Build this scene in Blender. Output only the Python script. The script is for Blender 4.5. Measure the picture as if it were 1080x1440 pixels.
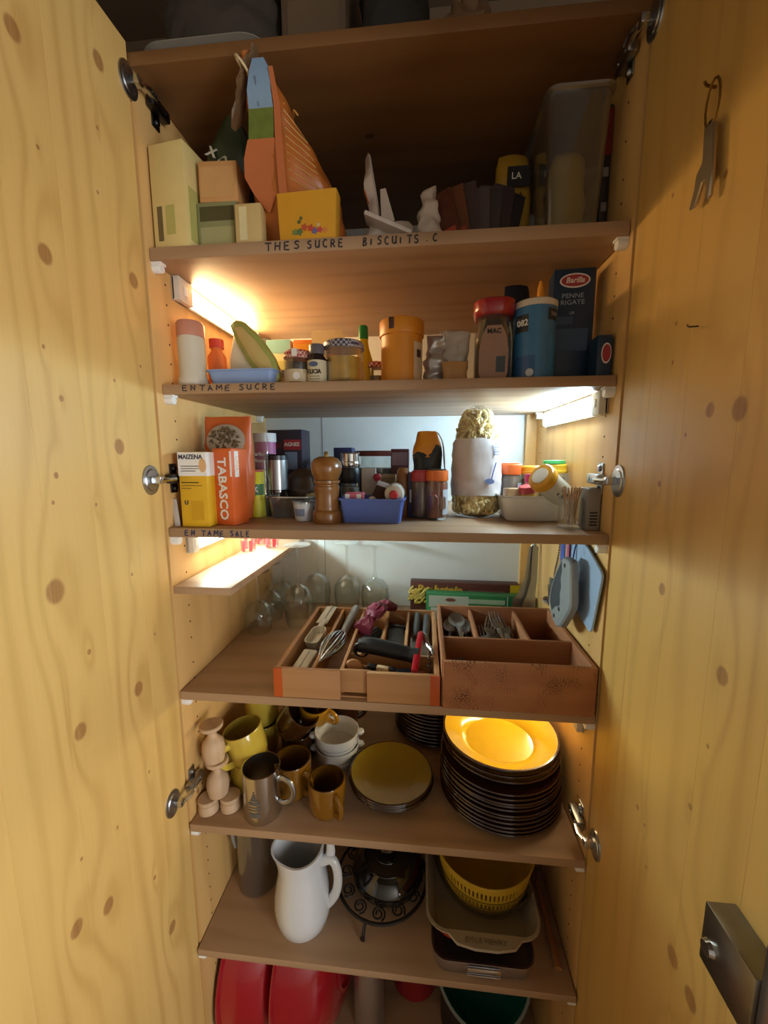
import bpy, bmesh, math, random
from mathutils import Vector, Matrix, noise
random.seed(7)
scene = bpy.context.scene
for o in list(bpy.data.objects): bpy.data.objects.remove(o)
C = scene.collection
PI = math.pi
scene.cycles.transparent_max_bounces = 40
def R(d): return math.radians(d)

# ------------------------------------------------------------ camera, world, daylight, exposure
LAMP1, LAMP2, LAMP3, LAMP4 = 52, 100, 100, 28   # radiance of the four strip lamps
cam_d = bpy.data.cameras.new('camera'); cam = bpy.data.objects.new('camera', cam_d); C.objects.link(cam)
scene.camera = cam
cam_d.sensor_fit = 'HORIZONTAL'; cam_d.sensor_width = 36.0; cam_d.lens = 36.0 * 564.5 / 1080.0
cam_d.clip_start = 0.02
yaw, pitch, roll = R(-5.72), R(8.08), R(-0.164)
fw = Vector((math.sin(yaw)*math.cos(pitch), math.cos(yaw)*math.cos(pitch), -math.sin(pitch)))
rt = Vector((math.cos(yaw), -math.sin(yaw), 0)); up = rt.cross(fw)
r2 = rt*math.cos(roll) + up*math.sin(roll); u2 = -rt*math.sin(roll) + up*math.cos(roll)
m = Matrix((r2, u2, -fw)).transposed().to_4x4(); m.translation = Vector((0.076, -0.637, 1.45))
cam.matrix_world = m

world = bpy.data.worlds.new('world'); scene.world = world; world.use_nodes = True
wb = world.node_tree.nodes['Background']; wb.inputs[0].default_value = (0.75, 0.86, 1.0, 1); wb.inputs[1].default_value = 0.5

def area(name, loc, rot, sx, sy, power, col):
    l = bpy.data.lights.new(name, 'AREA'); l.shape = 'RECTANGLE'; l.size = sx; l.size_y = sy
    l.energy = power; l.color = col
    o = bpy.data.objects.new(name, l); C.objects.link(o); o.location = loc; o.rotation_euler = rot
    return o
# daylight entering through the room's window, in the wall on the right
area('window_daylight', (1.52, -1.45, 1.10), (0, R(90), 0), 1.15, 1.15, 44, (0.96, 0.98, 1.0))

vs = scene.view_settings
vs.view_transform = 'Standard'; vs.look = 'None'; vs.gamma = 1.0; vs.use_curve_mapping = False; vs.exposure = 0.0

# ------------------------------------------------------------ materials
def lin(h):
    h = h.lstrip('#'); c = [int(h[i:i+2], 16)/255 for i in (0, 2, 4)]
    return tuple((x/12.92 if x <= 0.04045 else ((x+0.055)/1.055)**2.4) for x in c)
MATS = {}
def mat(name, col, rough=0.5, metal=0.0, var=0.08, scale=40.0, bump=0.0, coat=0.0, spec=0.5, sss=0.0):
    """principled surface with a faint procedural mottling"""
    if name in MATS: return MATS[name]
    m = bpy.data.materials.new(name); m.use_nodes = True; nt = m.node_tree; N = nt.nodes; L = nt.links
    b = N['Principled BSDF']; c = lin(col)
    tc = N.new('ShaderNodeTexCoord'); nz = N.new('ShaderNodeTexNoise'); nz.inputs['Scale'].default_value = scale
    nz.inputs['Detail'].default_value = 3
    L.new(tc.outputs['Object'], nz.inputs['Vector'])
    rmp = N.new('ShaderNodeMix'); rmp.data_type = 'RGBA'
    rmp.inputs['A'].default_value = (*[x*(1-var) for x in c], 1); rmp.inputs['B'].default_value = (*[min(1, x*(1+var)) for x in c], 1)
    L.new(nz.outputs['Fac'], rmp.inputs['Factor']); L.new(rmp.outputs['Result'], b.inputs['Base Color'])
    b.inputs['Roughness'].default_value = rough; b.inputs['Metallic'].default_value = metal
    b.inputs['Specular IOR Level'].default_value = spec; b.inputs['Coat Weight'].default_value = coat
    b.inputs['Coat Roughness'].default_value = 0.08
    if bump:
        bp = N.new('ShaderNodeBump'); bp.inputs['Strength'].default_value = bump; bp.inputs['Distance'].default_value = 0.002
        L.new(nz.outputs['Fac'], bp.inputs['Height']); L.new(bp.outputs['Normal'], b.inputs['Normal'])
    MATS[name] = m; return m
def glass(name, col='ffffff', rough=0.03, edge=0.35, face=0.05, dust=0.0):
    """thin walled clear glass or film: see-through face on, reflecting at grazing angles"""
    if name in MATS: return MATS[name]
    m = bpy.data.materials.new(name); m.use_nodes = True; nt = m.node_tree; N = nt.nodes; L = nt.links
    N.remove(N['Principled BSDF']); out = N['Material Output']
    t = N.new('ShaderNodeBsdfTransparent'); t.inputs[0].default_value = (*lin(col), 1)
    g = N.new('ShaderNodeBsdfGlossy'); g.inputs['Roughness'].default_value = rough
    lw = N.new('ShaderNodeLayerWeight'); lw.inputs['Blend'].default_value = 0.5
    pw = N.new('ShaderNodeMath'); pw.operation = 'POWER'; pw.inputs[1].default_value = 1.2/edge
    mr = N.new('ShaderNodeMapRange'); mr.inputs['To Min'].default_value = face; mr.inputs['To Max'].default_value = 0.7
    L.new(lw.outputs['Facing'], pw.inputs[0]); L.new(pw.outputs[0], mr.inputs['Value'])
    mx = N.new('ShaderNodeMixShader'); L.new(mr.outputs['Result'], mx.inputs[0]); L.new(t.outputs[0], mx.inputs[1]); L.new(g.outputs[0], mx.inputs[2])
    last = mx
    if dust:   # faint film of dust on the glass
        df = N.new('ShaderNodeBsdfDiffuse'); df.inputs[0].default_value = (0.85, 0.85, 0.85, 1)
        m2 = N.new('ShaderNodeMixShader'); m2.inputs[0].default_value = dust; L.new(mx.outputs[0], m2.inputs[1]); L.new(df.outputs[0], m2.inputs[2]); last = m2
    L.new(last.outputs[0], out.inputs['Surface']); MATS[name] = m; return m
def emit(name, col, strength):
    m = bpy.data.materials.new(name); m.use_nodes = True; nt = m.node_tree
    b = nt.nodes['Principled BSDF']; b.inputs['Base Color'].default_value = (0.8, 0.8, 0.8, 1)
    b.inputs['Emission Color'].default_value = (*col, 1); b.inputs['Emission Strength'].default_value = strength
    return m
def wood(name, base, dark, across='y', along='z', freq=55, knots=(), rough=0.45, contrast=0.35, tone=0.12, knotcol='6b3a1c', coat=0.0, rknots=0.0, wav=1.0):
    """sawn pine: growth-ring lines along one axis that swirl round the listed knots (across, along, size)"""
    m = bpy.data.materials.new(name); m.use_nodes = True; nt = m.node_tree; N = nt.nodes; L = nt.links
    b = N['Principled BSDF']
    def mt(op, a, bb=None, cc=None):
        n = N.new('ShaderNodeMath'); n.operation = op
        for i, v in enumerate((a, bb, cc)):
            if v is None: continue
            if isinstance(v, (int, float)): n.inputs[i].default_value = v
            else: L.new(v, n.inputs[i])
        return n.outputs[0]
    tc = N.new('ShaderNodeTexCoord'); sp = N.new('ShaderNodeSeparateXYZ'); L.new(tc.outputs['Object'], sp.inputs[0])
    ax = {'x': 0, 'y': 1, 'z': 2}; u = sp.outputs[ax[across]]; v = sp.outputs[ax[along]]
    third = [k for k in 'xyz' if k not in (across, along)][0]; w = sp.outputs[ax[third]]
    oi = N.new('ShaderNodeObjectInfo'); rnd = oi.outputs['Random']
    cb = N.new('ShaderNodeCombineXYZ')
    L.new(mt('MULTIPLY', u, 9.0), cb.inputs[0]); L.new(mt('MULTIPLY', v, 1.4), cb.inputs[1]); L.new(mt('MULTIPLY_ADD', rnd, 31.0, mt('MULTIPLY', w, 6.0)), cb.inputs[2])
    nz = N.new('ShaderNodeTexNoise'); nz.inputs['Scale'].default_value = 1.0; nz.inputs['Detail'].default_value = 2.5
    L.new(cb.outputs[0], nz.inputs['Vector'])
    phase = mt('ADD', mt('MULTIPLY', u, freq*2*PI/3), mt('MULTIPLY', nz.outputs['Fac'], 13.0*wav))
    phase = mt('ADD', phase, mt('MULTIPLY', w, freq*2.0))
    ksum = None; S = None
    for (ku, kv, ks) in knots:
        kk_ = 0.0043 if ks >= 2 else 0.0030; su = kk_*ks; sv = kk_*1.25*ks
        du = mt('MULTIPLY', mt('SUBTRACT', u, ku), 1/su); dv = mt('MULTIPLY', mt('SUBTRACT', v, kv), 1/sv)
        d2 = mt('ADD', mt('MULTIPLY', du, du), mt('MULTIPLY', dv, dv))
        g = mt('EXPONENT', mt('MULTIPLY', d2, -1.6)); S = g if S is None else mt('ADD', S, g)
        # wide vertical swirl of the rings
        du2 = mt('MULTIPLY', du, 0.5); dv2 = mt('MULTIPLY', dv, 0.2)
        g2 = mt('EXPONENT', mt('MULTIPLY', mt('ADD', mt('MULTIPLY', du2, du2), mt('MULTIPLY', dv2, dv2)), -1.0))
        g2 = mt('MULTIPLY', g2, 2.6*ks); ksum = g2 if ksum is None else mt('ADD', ksum, g2)
    if ksum is not None: phase = mt('ADD', phase, ksum)
    s = mt('SINE', phase); ring = mt('MULTIPLY_ADD', s, 0.5, 0.5); ring = mt('POWER', ring, 2.6)
    # fine fibre
    cb2 = N.new('ShaderNodeCombineXYZ'); L.new(mt('MULTIPLY', u, 420.0), cb2.inputs[0]); L.new(mt('MULTIPLY', v, 9.0), cb2.inputs[1]); L.new(mt('MULTIPLY', w, 420.0), cb2.inputs[2])
    nf = N.new('ShaderNodeTexNoise'); nf.inputs['Scale'].default_value = 1.0; nf.inputs['Detail'].default_value = 2; L.new(cb2.outputs[0], nf.inputs['Vector'])
    # broad blotches modulating the ring contrast
    nb = N.new('ShaderNodeTexNoise'); nb.inputs['Scale'].default_value = 5.0; L.new(tc.outputs['Object'], nb.inputs['Vector'])
    fac = mt('MULTIPLY', ring, mt('MULTIPLY_ADD', nb.outputs['Fac'], 1.2*contrast, 0.1*contrast))
    fac = mt('ADD', fac, mt('MULTIPLY', mt('SUBTRACT', nf.outputs['Fac'], 0.5), 0.22))
    fac = mt('ADD', fac, mt('MULTIPLY', mt('SUBTRACT', rnd, 0.5), tone*2))
    fac = mt('ADD', fac, mt('MULTIPLY', mt('SUBTRACT', nb.outputs['Fac'], 0.5), 0.3))
    if rknots:
        cb3 = N.new('ShaderNodeCombineXYZ'); L.new(mt('MULTIPLY', u, 8.0), cb3.inputs[0]); L.new(mt('MULTIPLY', v, 5.0), cb3.inputs[1]); L.new(mt('MULTIPLY', rnd, 17.0), cb3.inputs[2])
        vo = N.new('ShaderNodeTexVoronoi'); vo.inputs['Scale'].default_value = 1.0; L.new(cb3.outputs[0], vo.inputs['Vector'])
        k = mt('SMOOTH_MIN', mt('MULTIPLY', mt('LESS_THAN', vo.outputs['Distance'], rknots), 1.0), 1.0, 0.0)
        kk = N.new('ShaderNodeMapRange'); kk.interpolation_type = 'SMOOTHSTEP'; kk.inputs['From Min'].default_value = rknots; kk.inputs['From Max'].default_value = rknots*0.45
        L.new(vo.outputs['Distance'], kk.inputs['Value']); S = kk.outputs['Result'] if S is None else mt('ADD', S, kk.outputs['Result'])
    mx = N.new('ShaderNodeMix'); mx.data_type = 'RGBA'; mx.clamp_factor = True
    mx.inputs['A'].default_value = (*lin(base), 1); mx.inputs['B'].default_value = (*lin(dark), 1); L.new(fac, mx.inputs['Factor'])
    col = mx.outputs['Result']
    if S is not None:
        mk = N.new('ShaderNodeMix'); mk.data_type = 'RGBA'; mk.clamp_factor = True
        L.new(col, mk.inputs['A']); mk.inputs['B'].default_value = (*lin(knotcol), 1); sm = N.new('ShaderNodeMapRange'); sm.interpolation_type = 'SMOOTHSTEP'; sm.inputs['From Min'].default_value = 0.30; sm.inputs['From Max'].default_value = 0.62; L.new(S, sm.inputs['Value']); L.new(mt('MULTIPLY', sm.outputs['Result'], mt('MULTIPLY_ADD', nf.outputs['Fac'], 0.5, 0.45)), mk.inputs['Factor']); col = mk.outputs['Result']
    L.new(col, b.inputs['Base Color']); b.inputs['Roughness'].default_value = rough; b.inputs['Coat Weight'].default_value = coat; b.inputs['Coat Roughness'].default_value = 0.35
    bp = N.new('ShaderNodeBump'); bp.inputs['Strength'].default_value = 0.12; bp.inputs['Distance'].default_value = 0.001
    L.new(fac, bp.inputs['Height']); L.new(bp.outputs['Normal'], b.inputs['Normal'])
    MATS[name] = m; return m

# ------------------------------------------------------------ mesh helpers
class G:
    """collects shapes in one bmesh; build() links them as one mesh object"""
    def __init__(s): s.bm = bmesh.new()
    def _merge(s, b2, M=None):
        if M is not None: bmesh.ops.transform(b2, matrix=M, verts=b2.verts)
        me = bpy.data.meshes.new('tmp'); b2.to_mesh(me); b2.free(); s.bm.from_mesh(me); bpy.data.meshes.remove(me); return s
    def box(s, c, d, bev=0.0, M=None, seg=2):
        b = bmesh.new(); bmesh.ops.create_cube(b, size=1.0)
        bmesh.ops.transform(b, matrix=Matrix.Translation(c) @ Matrix.Diagonal((*d, 1)), verts=b.verts)
        if bev: bmesh.ops.bevel(b, geom=b.edges[:], offset=bev, segments=seg, affect='EDGES', profile=0.5)
        return s._merge(b, M)
    def b2(s, x0, x1, y0, y1, z0, z1, bev=0.0): return s.box(((x0+x1)/2, (y0+y1)/2, (z0+z1)/2), (x1-x0, y1-y0, z1-z0), bev)
    def lathe(s, prof, n=32, M=None, arc=None, sx=1.0, sy=1.0):
        b = bmesh.new(); rings = []; full = arc is None; a0, a1 = (0, 2*PI) if full else arc
        cnt = n if full else n+1
        for (r, z) in prof:
            if r < 1e-6: rings.append([b.verts.new((0, 0, z))])
            else: rings.append([b.verts.new((r*sx*math.cos(a0+(a1-a0)*i/n), r*sy*math.sin(a0+(a1-a0)*i/n), z)) for i in range(cnt)])
        for A, B in zip(rings, rings[1:]):
            for i in range(n):
                j = (i+1) % cnt
                if len(A) == 1 and len(B) == 1: continue
                if len(A) == 1: b.faces.new((A[0], B[i], B[j]))
                elif len(B) == 1: b.faces.new((A[i], A[j], B[0]))
                else: b.faces.new((A[i], A[j], B[j], B[i]))
        bmesh.ops.recalc_face_normals(b, faces=b.faces[:])
        return s._merge(b, M)
    def loft(s, rings, closed=True, cap=True, M=None):
        b = bmesh.new(); V = [[b.verts.new(p) for p in r] for r in rings]; n = len(V[0])
        for A, B in zip(V, V[1:]):
            for i in range(n if closed else n-1):
                j = (i+1) % n; b.faces.new((A[i], A[j], B[j], B[i]))
        if cap and closed:
            b.faces.new(V[0][::-1]); b.faces.new(V[-1])
        bmesh.ops.recalc_face_normals(b, faces=b.faces[:])
        return s._merge(b, M)
    def tube(s, pts, r, n=8, closed=False, M=None, flat=1.0, sm=True):
        pts = [Vector(p) for p in pts]; k = len(pts)
        if sm and not closed and 4 <= k <= 9:      # round off bends (Catmull-Rom)
            q = []; rq = []; rl = list(r) if isinstance(r, (list, tuple)) else [r]*k
            for i in range(k-1):
                a, b, c, d = pts[max(i-1, 0)], pts[i], pts[i+1], pts[min(i+2, k-1)]
                for j in range(4):
                    t = j/4; q.append(0.5*((2*b)+(c-a)*t+(2*a-5*b+4*c-d)*t*t+(3*b-a-3*c+d)*t*t*t)); rq.append(rl[i]+(rl[i+1]-rl[i])*t)
            q.append(pts[-1]); rq.append(rl[-1]); pts, r, k = q, rq, len(q)
        k = len(pts); rings = []; prev = None
        for i, p in enumerate(pts):
            if closed: t = pts[(i+1) % k] - pts[i-1]
            else: t = pts[min(i+1, k-1)] - pts[max(i-1, 0)]
            t = t.normalized() if t.length > 1e-9 else Vector((0, 0, 1))
            if prev is None:
                a = Vector((0, 0, 1)) if abs(t.z) < 0.9 else Vector((1, 0, 0)); nrm = t.cross(a).normalized()
            else:
                nrm = prev - t*prev.dot(t); nrm = nrm.normalized() if nrm.length > 1e-6 else t.orthogonal().normalized()
            prev = nrm; bi = t.cross(nrm); rr = r[i] if isinstance(r, (list, tuple)) else r
            rings.append([p + (nrm*math.cos(2*PI*q/n) + bi*flat*math.sin(2*PI*q/n))*rr for q in range(n)])
        if closed: rings.append(rings[0]); return s.loft(rings, cap=False, M=M)
        return s.loft(rings, M=M)
    def prism(s, pts, t, M=None, bev=0.0):
        """outline in the local xy plane, thickness t along +z"""
        b = bmesh.new(); lo = [b.verts.new((x, y, 0)) for x, y in pts]; hi = [b.verts.new((x, y, t)) for x, y in pts]
        b.faces.new(lo[::-1]); b.faces.new(hi); n = len(pts)
        for i in range(n): b.faces.new((lo[i], lo[(i+1) % n], hi[(i+1) % n], hi[i]))
        bmesh.ops.recalc_face_normals(b, faces=b.faces[:])
        if bev: bmesh.ops.bevel(b, geom=b.edges[:], offset=bev, segments=1, affect='EDGES')
        return s._merge(b, M)
    def build(s, name, material, parent=None, loc=(0, 0, 0), rot=(0, 0, 0), smooth=True, ang=38, weld=False):
        if weld: bmesh.ops.remove_doubles(s.bm, verts=s.bm.verts, dist=1e-5)
        me = bpy.data.meshes.new(name); s.bm.to_mesh(me); s.bm.free(); me.materials.append(material)
        if smooth and len(me.polygons):
            me.polygons.foreach_set('use_smooth', [True]*len(me.polygons)); me.set_sharp_from_angle(angle=R(ang))
        o = bpy.data.objects.new(name, me); C.objects.link(o); o.parent = parent; o.location = loc; o.rotation_euler = rot
        return o
def thing(name, label, cat, loc=(0, 0, 0), rz=0.0, group=None, rot=None):
    o = bpy.data.objects.new(name, None); o.empty_display_size = 0.03; C.objects.link(o); o.location = loc
    o.rotation_euler = rot if rot else (0, 0, R(rz)); return tag(o, label, cat, group)
def tag(o, label, cat, group=None):
    o['label'] = label; o['category'] = cat
    if group: o['group'] = group
    return o
def dup(root, loc, rot=None, label=None, parent=None):
    r = root.copy(); C.objects.link(r); r.location = loc
    if rot is not None: r.rotation_euler = rot
    if label: r['label'] = label
    if parent: r.parent = parent
    for ch in list(root.children):
        c = ch.copy(); C.objects.link(c); c.parent = r
        for g in ch.children:
            d = g.copy(); C.objects.link(d); d.parent = c
    return r
def MX(loc=(0, 0, 0), rot=(0, 0, 0)):
    from mathutils import Euler
    return Matrix.Translation(loc) @ Euler(rot).to_matrix().to_4x4()
def arcpts(c, r, a0, a1, n, plane='xz'):
    out = []
    for i in range(n+1):
        a = R(a0 + (a1-a0)*i/n); p, q = r*math.cos(a), r*math.sin(a)
        out.append({'xz': (c[0]+p, c[1], c[2]+q), 'xy': (c[0]+p, c[1]+q, c[2]), 'yz': (c[0], c[1]+p, c[2]+q)}[plane])
    return out
def rrect(w, d, r, n=4, z=0.0, cx=0.0, cy=0.0):
    r = min(r, w/2-1e-4, d/2-1e-4); P = []
    for sx, sy, a in ((1, 1, 0), (-1, 1, 90), (-1, -1, 180), (1, -1, 270)):
        for i in range(n+1):
            t = R(a + 90*i/n); P.append((cx+sx*(w/2-r)+r*math.cos(t), cy+sy*(d/2-r)+r*math.sin(t), z))
    return P
def lettering(parent, s, size, material, loc, rot=(PI/2, 0, 0), align='CENTER', name='lettering', ext=0.0003, sx=1.0, bold=0.0, shear=0.0):
    cu = bpy.data.curves.new('txt', 'FONT'); cu.body = s; cu.size = size; cu.align_x = align; cu.align_y = 'CENTER'
    cu.extrude = ext; cu.resolution_u = 2; cu.offset = bold; cu.shear = shear
    t = bpy.data.objects.new('txt', cu); C.objects.link(t); bpy.context.view_layer.update()
    me = bpy.data.meshes.new_from_object(t); bpy.data.objects.remove(t); bpy.data.curves.remove(cu)
    me.materials.clear(); me.materials.append(material)
    o = bpy.data.objects.new(name, me); C.objects.link(o); o.parent = parent; o.location = loc; o.rotation_euler = rot; o.scale = (sx, 1, 1); return o
STROKE = {'T': [[(0,1),(.8,.97)],[(.42,.97),(.38,0)]], 'H': [[(.05,1),(0,0)],[(.62,1),(.6,0)],[(.02,.5),(.6,.52)]],
 'E': [[(.6,1),(.05,.97),(0,.02),(.6,0)],[(.02,.5),(.5,.52)]], 'S': [[(.6,.88),(.35,1),(.05,.85),(.15,.6),(.5,.42),(.55,.15),(.3,0),(0,.1)]],
 'U': [[(0,1),(.03,.2),(.25,0),(.5,.1),(.58,.4),(.6,1)],[(.6,.4),(.62,0)]], 'C': [[(.6,.9),(.3,1),(.03,.65),(.05,.25),(.3,0),(.62,.1)]],
 'R': [[(.02,0),(.05,1),(.45,.95),(.55,.72),(.35,.5),(.04,.48)],[(.25,.48),(.62,0)]], 'B': [[(.02,0),(.05,1),(.42,.95),(.48,.72),(.06,.53),(.5,.42),(.55,.12),(.02,0)]],
 'I': [[(.15,.75),(.12,0)]], 'F': [[(.5,.95),(.25,1),(.2,0)],[(.0,.6),(.5,.62)]], 'N': [[(0,0),(.05,1),(.55,.05),(.6,1)]],
 'A': [[(0,0),(.35,1),(.62,0)],[(.12,.35),(.55,.38)]], 'M': [[(0,0),(.08,1),(.4,.35),(.72,1),(.8,0)]], 'L': [[(.05,1),(0,.02),(.55,0)]], '.': [[(.2,.02),(.25,.1)]]}
def marker(parent, text, x0, x1, y, z0, h, material, r=0.0011):
    """hand lettering in felt pen along a shelf edge"""
    g = G(); adv = (x1-x0)/max(1, sum(0.62 if c == ' ' else 1 for c in text)); x = x0
    for ch in text:
        if ch == ' ': x += adv*0.62; continue
        sc = adv*0.82; dz = random.uniform(-.08, .08)*h; sl = random.uniform(-.05, .12)
        for st in STROKE[ch]:
            P = []
            for (a, b) in st: P.append((x+(a+sl*b)*sc, y, z0+dz+b*h*random.uniform(.94, 1.02)))
            Q = [P[0]]
            for p, q in zip(P, P[1:]):
                for k in (1, 2): Q.append(tuple(p[i]+(q[i]-p[i])*k/2 for i in range(3)))
            g.tube(Q, r, n=5, sm=False)
        x += adv
    return g.build('lettering', material, parent)

# ------------------------------------------------------------ common materials
KL = [(-0.186,1.898,3),(-0.063,1.972,3),(-0.177,1.681,3),(-0.03,1.711,3),(-0.09,1.463,3),(-0.215,1.289,4),(-0.098,1.091,3),(-0.204,1.097,3),(-0.193,0.818,3),(-0.072,0.616,3),(-0.242,0.847,3),(-0.171,1.796,1),(-0.076,1.883,1),(-0.086,1.799,1),(-0.193,1.575,1),(-0.088,1.556,1),(-0.031,1.587,1),(-0.177,1.519,1.5),(-0.204,1.395,1),(-0.142,1.385,1),(-0.196,1.427,1.5),(-0.178,1.193,1.5),(-0.089,1.272,1),(-0.051,1.159,1),(-0.224,0.93,1),(-0.164,0.914,1),(-0.102,0.755,1.5),(-0.092,0.942,1)]
KR = [(-0.229,1.491,3),(-0.19,1.494,2),(-0.118,1.556,1),(-0.118,1.599,1),(-0.14,1.289,2),(-0.247,1.239,2.5),(-0.133,0.986,1.5),(-0.226,1.077,1.5),(-0.226,0.885,3),(-0.258,0.878,3),(-0.152,0.978,1),(-0.114,1.414,1.5),(-0.155,1.471,1),(-0.087,1.751,1),(-0.176,1.718,1.5),(-0.24,1.159,1),(-0.163,0.929,1)]
W_DL = wood('pine_door_left', 'dab46c', 'b28642', 'y', 'z', 62, KL, 0.42, 0.42, 0.14, '8e5c32')
W_DR = wood('pine_door_right', 'd0a75c', 'a67a3a', 'y', 'z', 62, KR, 0.42, 0.4, 0.12, '8a5a32')
W_SIDE = wood('pine_side', 'dcb170', 'b98746', 'y', 'z', 48, (), 0.45, 0.4, 0.08, '6b3a1c', rknots=0.05)
W_SH = wood('pine_shelf', 'b09070', '87694a', 'y', 'x', 46, (), 0.5, 0.45, 0.08, '5a3218', rknots=0.06)
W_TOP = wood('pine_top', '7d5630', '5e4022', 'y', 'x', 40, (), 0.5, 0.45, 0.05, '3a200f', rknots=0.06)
W_TRAY = wood('bamboo', 'b98a5c', '96683c', 'y', 'x', 90, (), 0.5, 0.35, 0.06)
W_TRAYY = wood('bamboo_length', 'b98a5c', '96683c', 'x', 'y', 90, (), 0.5, 0.35, 0.06)
W_TRAY2 = wood('beech', 'a8714c', '7d4e30', 'y', 'x', 60, (), 0.5, 0.3, 0.05)
W_TRAY2Y = wood('beech_length', 'a8714c', '7d4e30', 'x', 'y', 60, (), 0.5, 0.3, 0.05)
W_TURN = wood('turned_wood', 'c6a886', '9c7a56', 'x', 'z', 80, (), 0.55, 0.4, 0.08)
W_SPOON = wood('spoon_wood', 'b07a48', '8a5a30', 'x', 'y', 80, (), 0.55, 0.4, 0.08)
white_back = mat('white_hardboard', 'dfe1df', 0.6, var=0.03)
CHROME = mat('chrome', 'c9ccd0', 0.18, 1.0, var=0.03)
STEEL = mat('steel', 'a9abad', 0.3, 1.0, var=0.05)
DARKMETAL = mat('dark_metal', '4a4a4c', 0.35, 1.0)
WHITE_PL = mat('white_plastic', 'e8e6e0', 0.4, var=0.03)
BLACK_PL = mat('black_plastic', '17171a', 0.4, var=0.1)
INK = mat('felt_pen', '33303a', 0.7); INKB = mat('felt_pen_blue', '2c3558', 0.7)
PAPER_W = mat('white_paper', 'e9e6df', 0.6, var=0.03)
CLEAR = glass('clear_glass', 'fbfdfc', 0.06, 0.75, 0.04, 0.012); FILM = glass('clear_film', 'f8f6f2', 0.12, 0.7, 0.06, 0.02); PLCLEAR = glass('clear_plastic', 'eef0ee', 0.1, 0.8, 0.08, 0.03)
# ------------------------------------------------------------ the room
def struct(name, g, material, parent=None):
    o = g.build(name, material, parent, smooth=False)
    if parent is None: o['kind'] = 'structure'
    return o
PAINT = mat('wall_paint', 'cfc7b8', 0.8, var=0.03)
struct('floor', G().b2(-1.3, 1.6, -2.3, 0.52, -0.05, 0.0), mat('floor_boards', '8a6a48', 0.5))
struct('ceiling', G().b2(-1.3, 1.6, -2.3, 0.52, 2.5, 2.55), mat('dark_ceiling', '4a3826', 0.8))
struct('wall_back', G().b2(-1.3, 1.6, 0.48, 0.52, 0, 2.5), mat('dark_wall', '5a4630', 0.85))
struct('wall_left', G().b2(-1.3, -1.25, -2.3, 0.48, 0, 2.5), PAINT)
struct('wall_front', G().b2(-1.25, 1.55, -2.3, -2.25, 0, 2.5), PAINT)
struct('wall_right', G().b2(1.55, 1.6, -2.25, -2.1, 0, 2.5).b2(1.55, 1.6, -0.8, 0.48, 0, 2.5).b2(1.55, 1.6, -2.1, -0.8, 0, 0.45).b2(1.55, 1.6, -2.1, -0.8, 1.75, 2.5), PAINT)
wn = G().b2(1.545, 1.6, -2.1, -2.04, 0.45, 1.75).b2(1.545, 1.6, -0.86, -0.8, 0.45, 1.75).b2(1.545, 1.6, -2.04, -0.86, 0.45, 0.51).b2(1.545, 1.6, -2.04, -0.86, 1.69, 1.75).b2(1.545, 1.6, -1.48, -1.42, 0.51, 1.69)
wo = struct('window_1', wn, WHITE_PL)
for y0, y1 in ((-2.04, -1.48), (-1.42, -0.86)): struct('pane', G().b2(1.572, 1.576, y0, y1, 0.51, 1.69), CLEAR, wo)

# ------------------------------------------------------------ the cupboard
cup = thing('cupboard', 'tall open pine cupboard with plank doors and six loaded shelves', 'cupboard')
XI = 0.361; D = 0.456
for s in (-1, 1):
    sp = G().b2(*sorted((s*XI, s*0.384)), 0.0, D+0.012, 0.06, 2.018).build('side_panel', W_SIDE, cup, smooth=False)
    h = G()
    for yy in (0.045, 0.40):
        z = 0.30
        while z < 1.98:
            h.lathe([(0, 0.0005), (0.0015, 0.0005), (0.0018, 0)], 8, MX((s*XI, yy, z), (0, -s*PI/2, 0))); z += 0.032 if random.random() < .8 else 0.05
    ho = h.build('pin_holes', mat('hole', '2a190c', 0.9), sp); ho['kind'] = 'stuff'
bk = G().b2(-0.384, 0.384, D, D+0.006, 0.06, 2.018).build('back_panel', white_back, cup, smooth=False)
G().b2(-0.2035, -0.2015, D-0.0008, D+0.0005, 0.06, 2.018).build('seam', mat('seam', '9a9c9c', 0.7), bk, smooth=False)
G().b2(0.335, XI, D-0.016, D, 0.76, 1.98).build('corner_batten', W_SIDE, cup, smooth=False)
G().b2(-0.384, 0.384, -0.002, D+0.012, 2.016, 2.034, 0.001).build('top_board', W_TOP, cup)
G().b2(-0.36, 0.36, 0.0, D, 0.052, 0.07, 0.001).build('bottom_board', W_SH, cup)
G().b2(-0.36, 0.36, 0.03, 0.045, 0.0, 0.052).build('plinth', W_SIDE, cup)
SZ = dict(S2=(1.775, 0.008, 0.019), S3=(1.567, 0.014, 0.016), S4=(1.327, 0.001, 0.016), S5=(1.027, -0.003, 0.016), S6=(0.757, -0.006, 0.016), S7=(0.483, -0.013, 0.015))
SHELF = {}
pin = None
for k, (z, y0, t) in SZ.items():
    sh = G().b2(-0.3595, 0.3595, y0, D-0.001, z-t, z, 0.0012).build('shelf', W_SH, cup); SHELF[k] = sh
    for s in (-1, 1):
        for yy in (y0+0.011, 0.40):
            g = G().lathe([(0, 0.014), (0.0065, 0.014), (0.0075, 0.012), (0.0075, 0)], 12, MX((s*XI, yy, z-t-0.008), (0, -s*PI/2, 0)))
            g.b2(*sorted((s*XI, s*(XI-0.016))), yy-0.007, yy+0.007, z-t-0.0035, z-t)
            g.build('shelf_pin', WHITE_PL, sh)
sh = G().b2(-0.3595, -0.255, 0.002, D-0.02, 1.209, 1.223, 0.001).build('shelf', W_SH, cup)
sh['label'] = 'narrow half-width side shelf'
marker(SHELF['S2'], 'THES', -0.170, -0.110, 0.0078, 1.7605, 0.0115, INK)
marker(SHELF['S2'], 'SUCRE', -0.104, -0.044, 0.0078, 1.7605, 0.011, INK)
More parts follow.
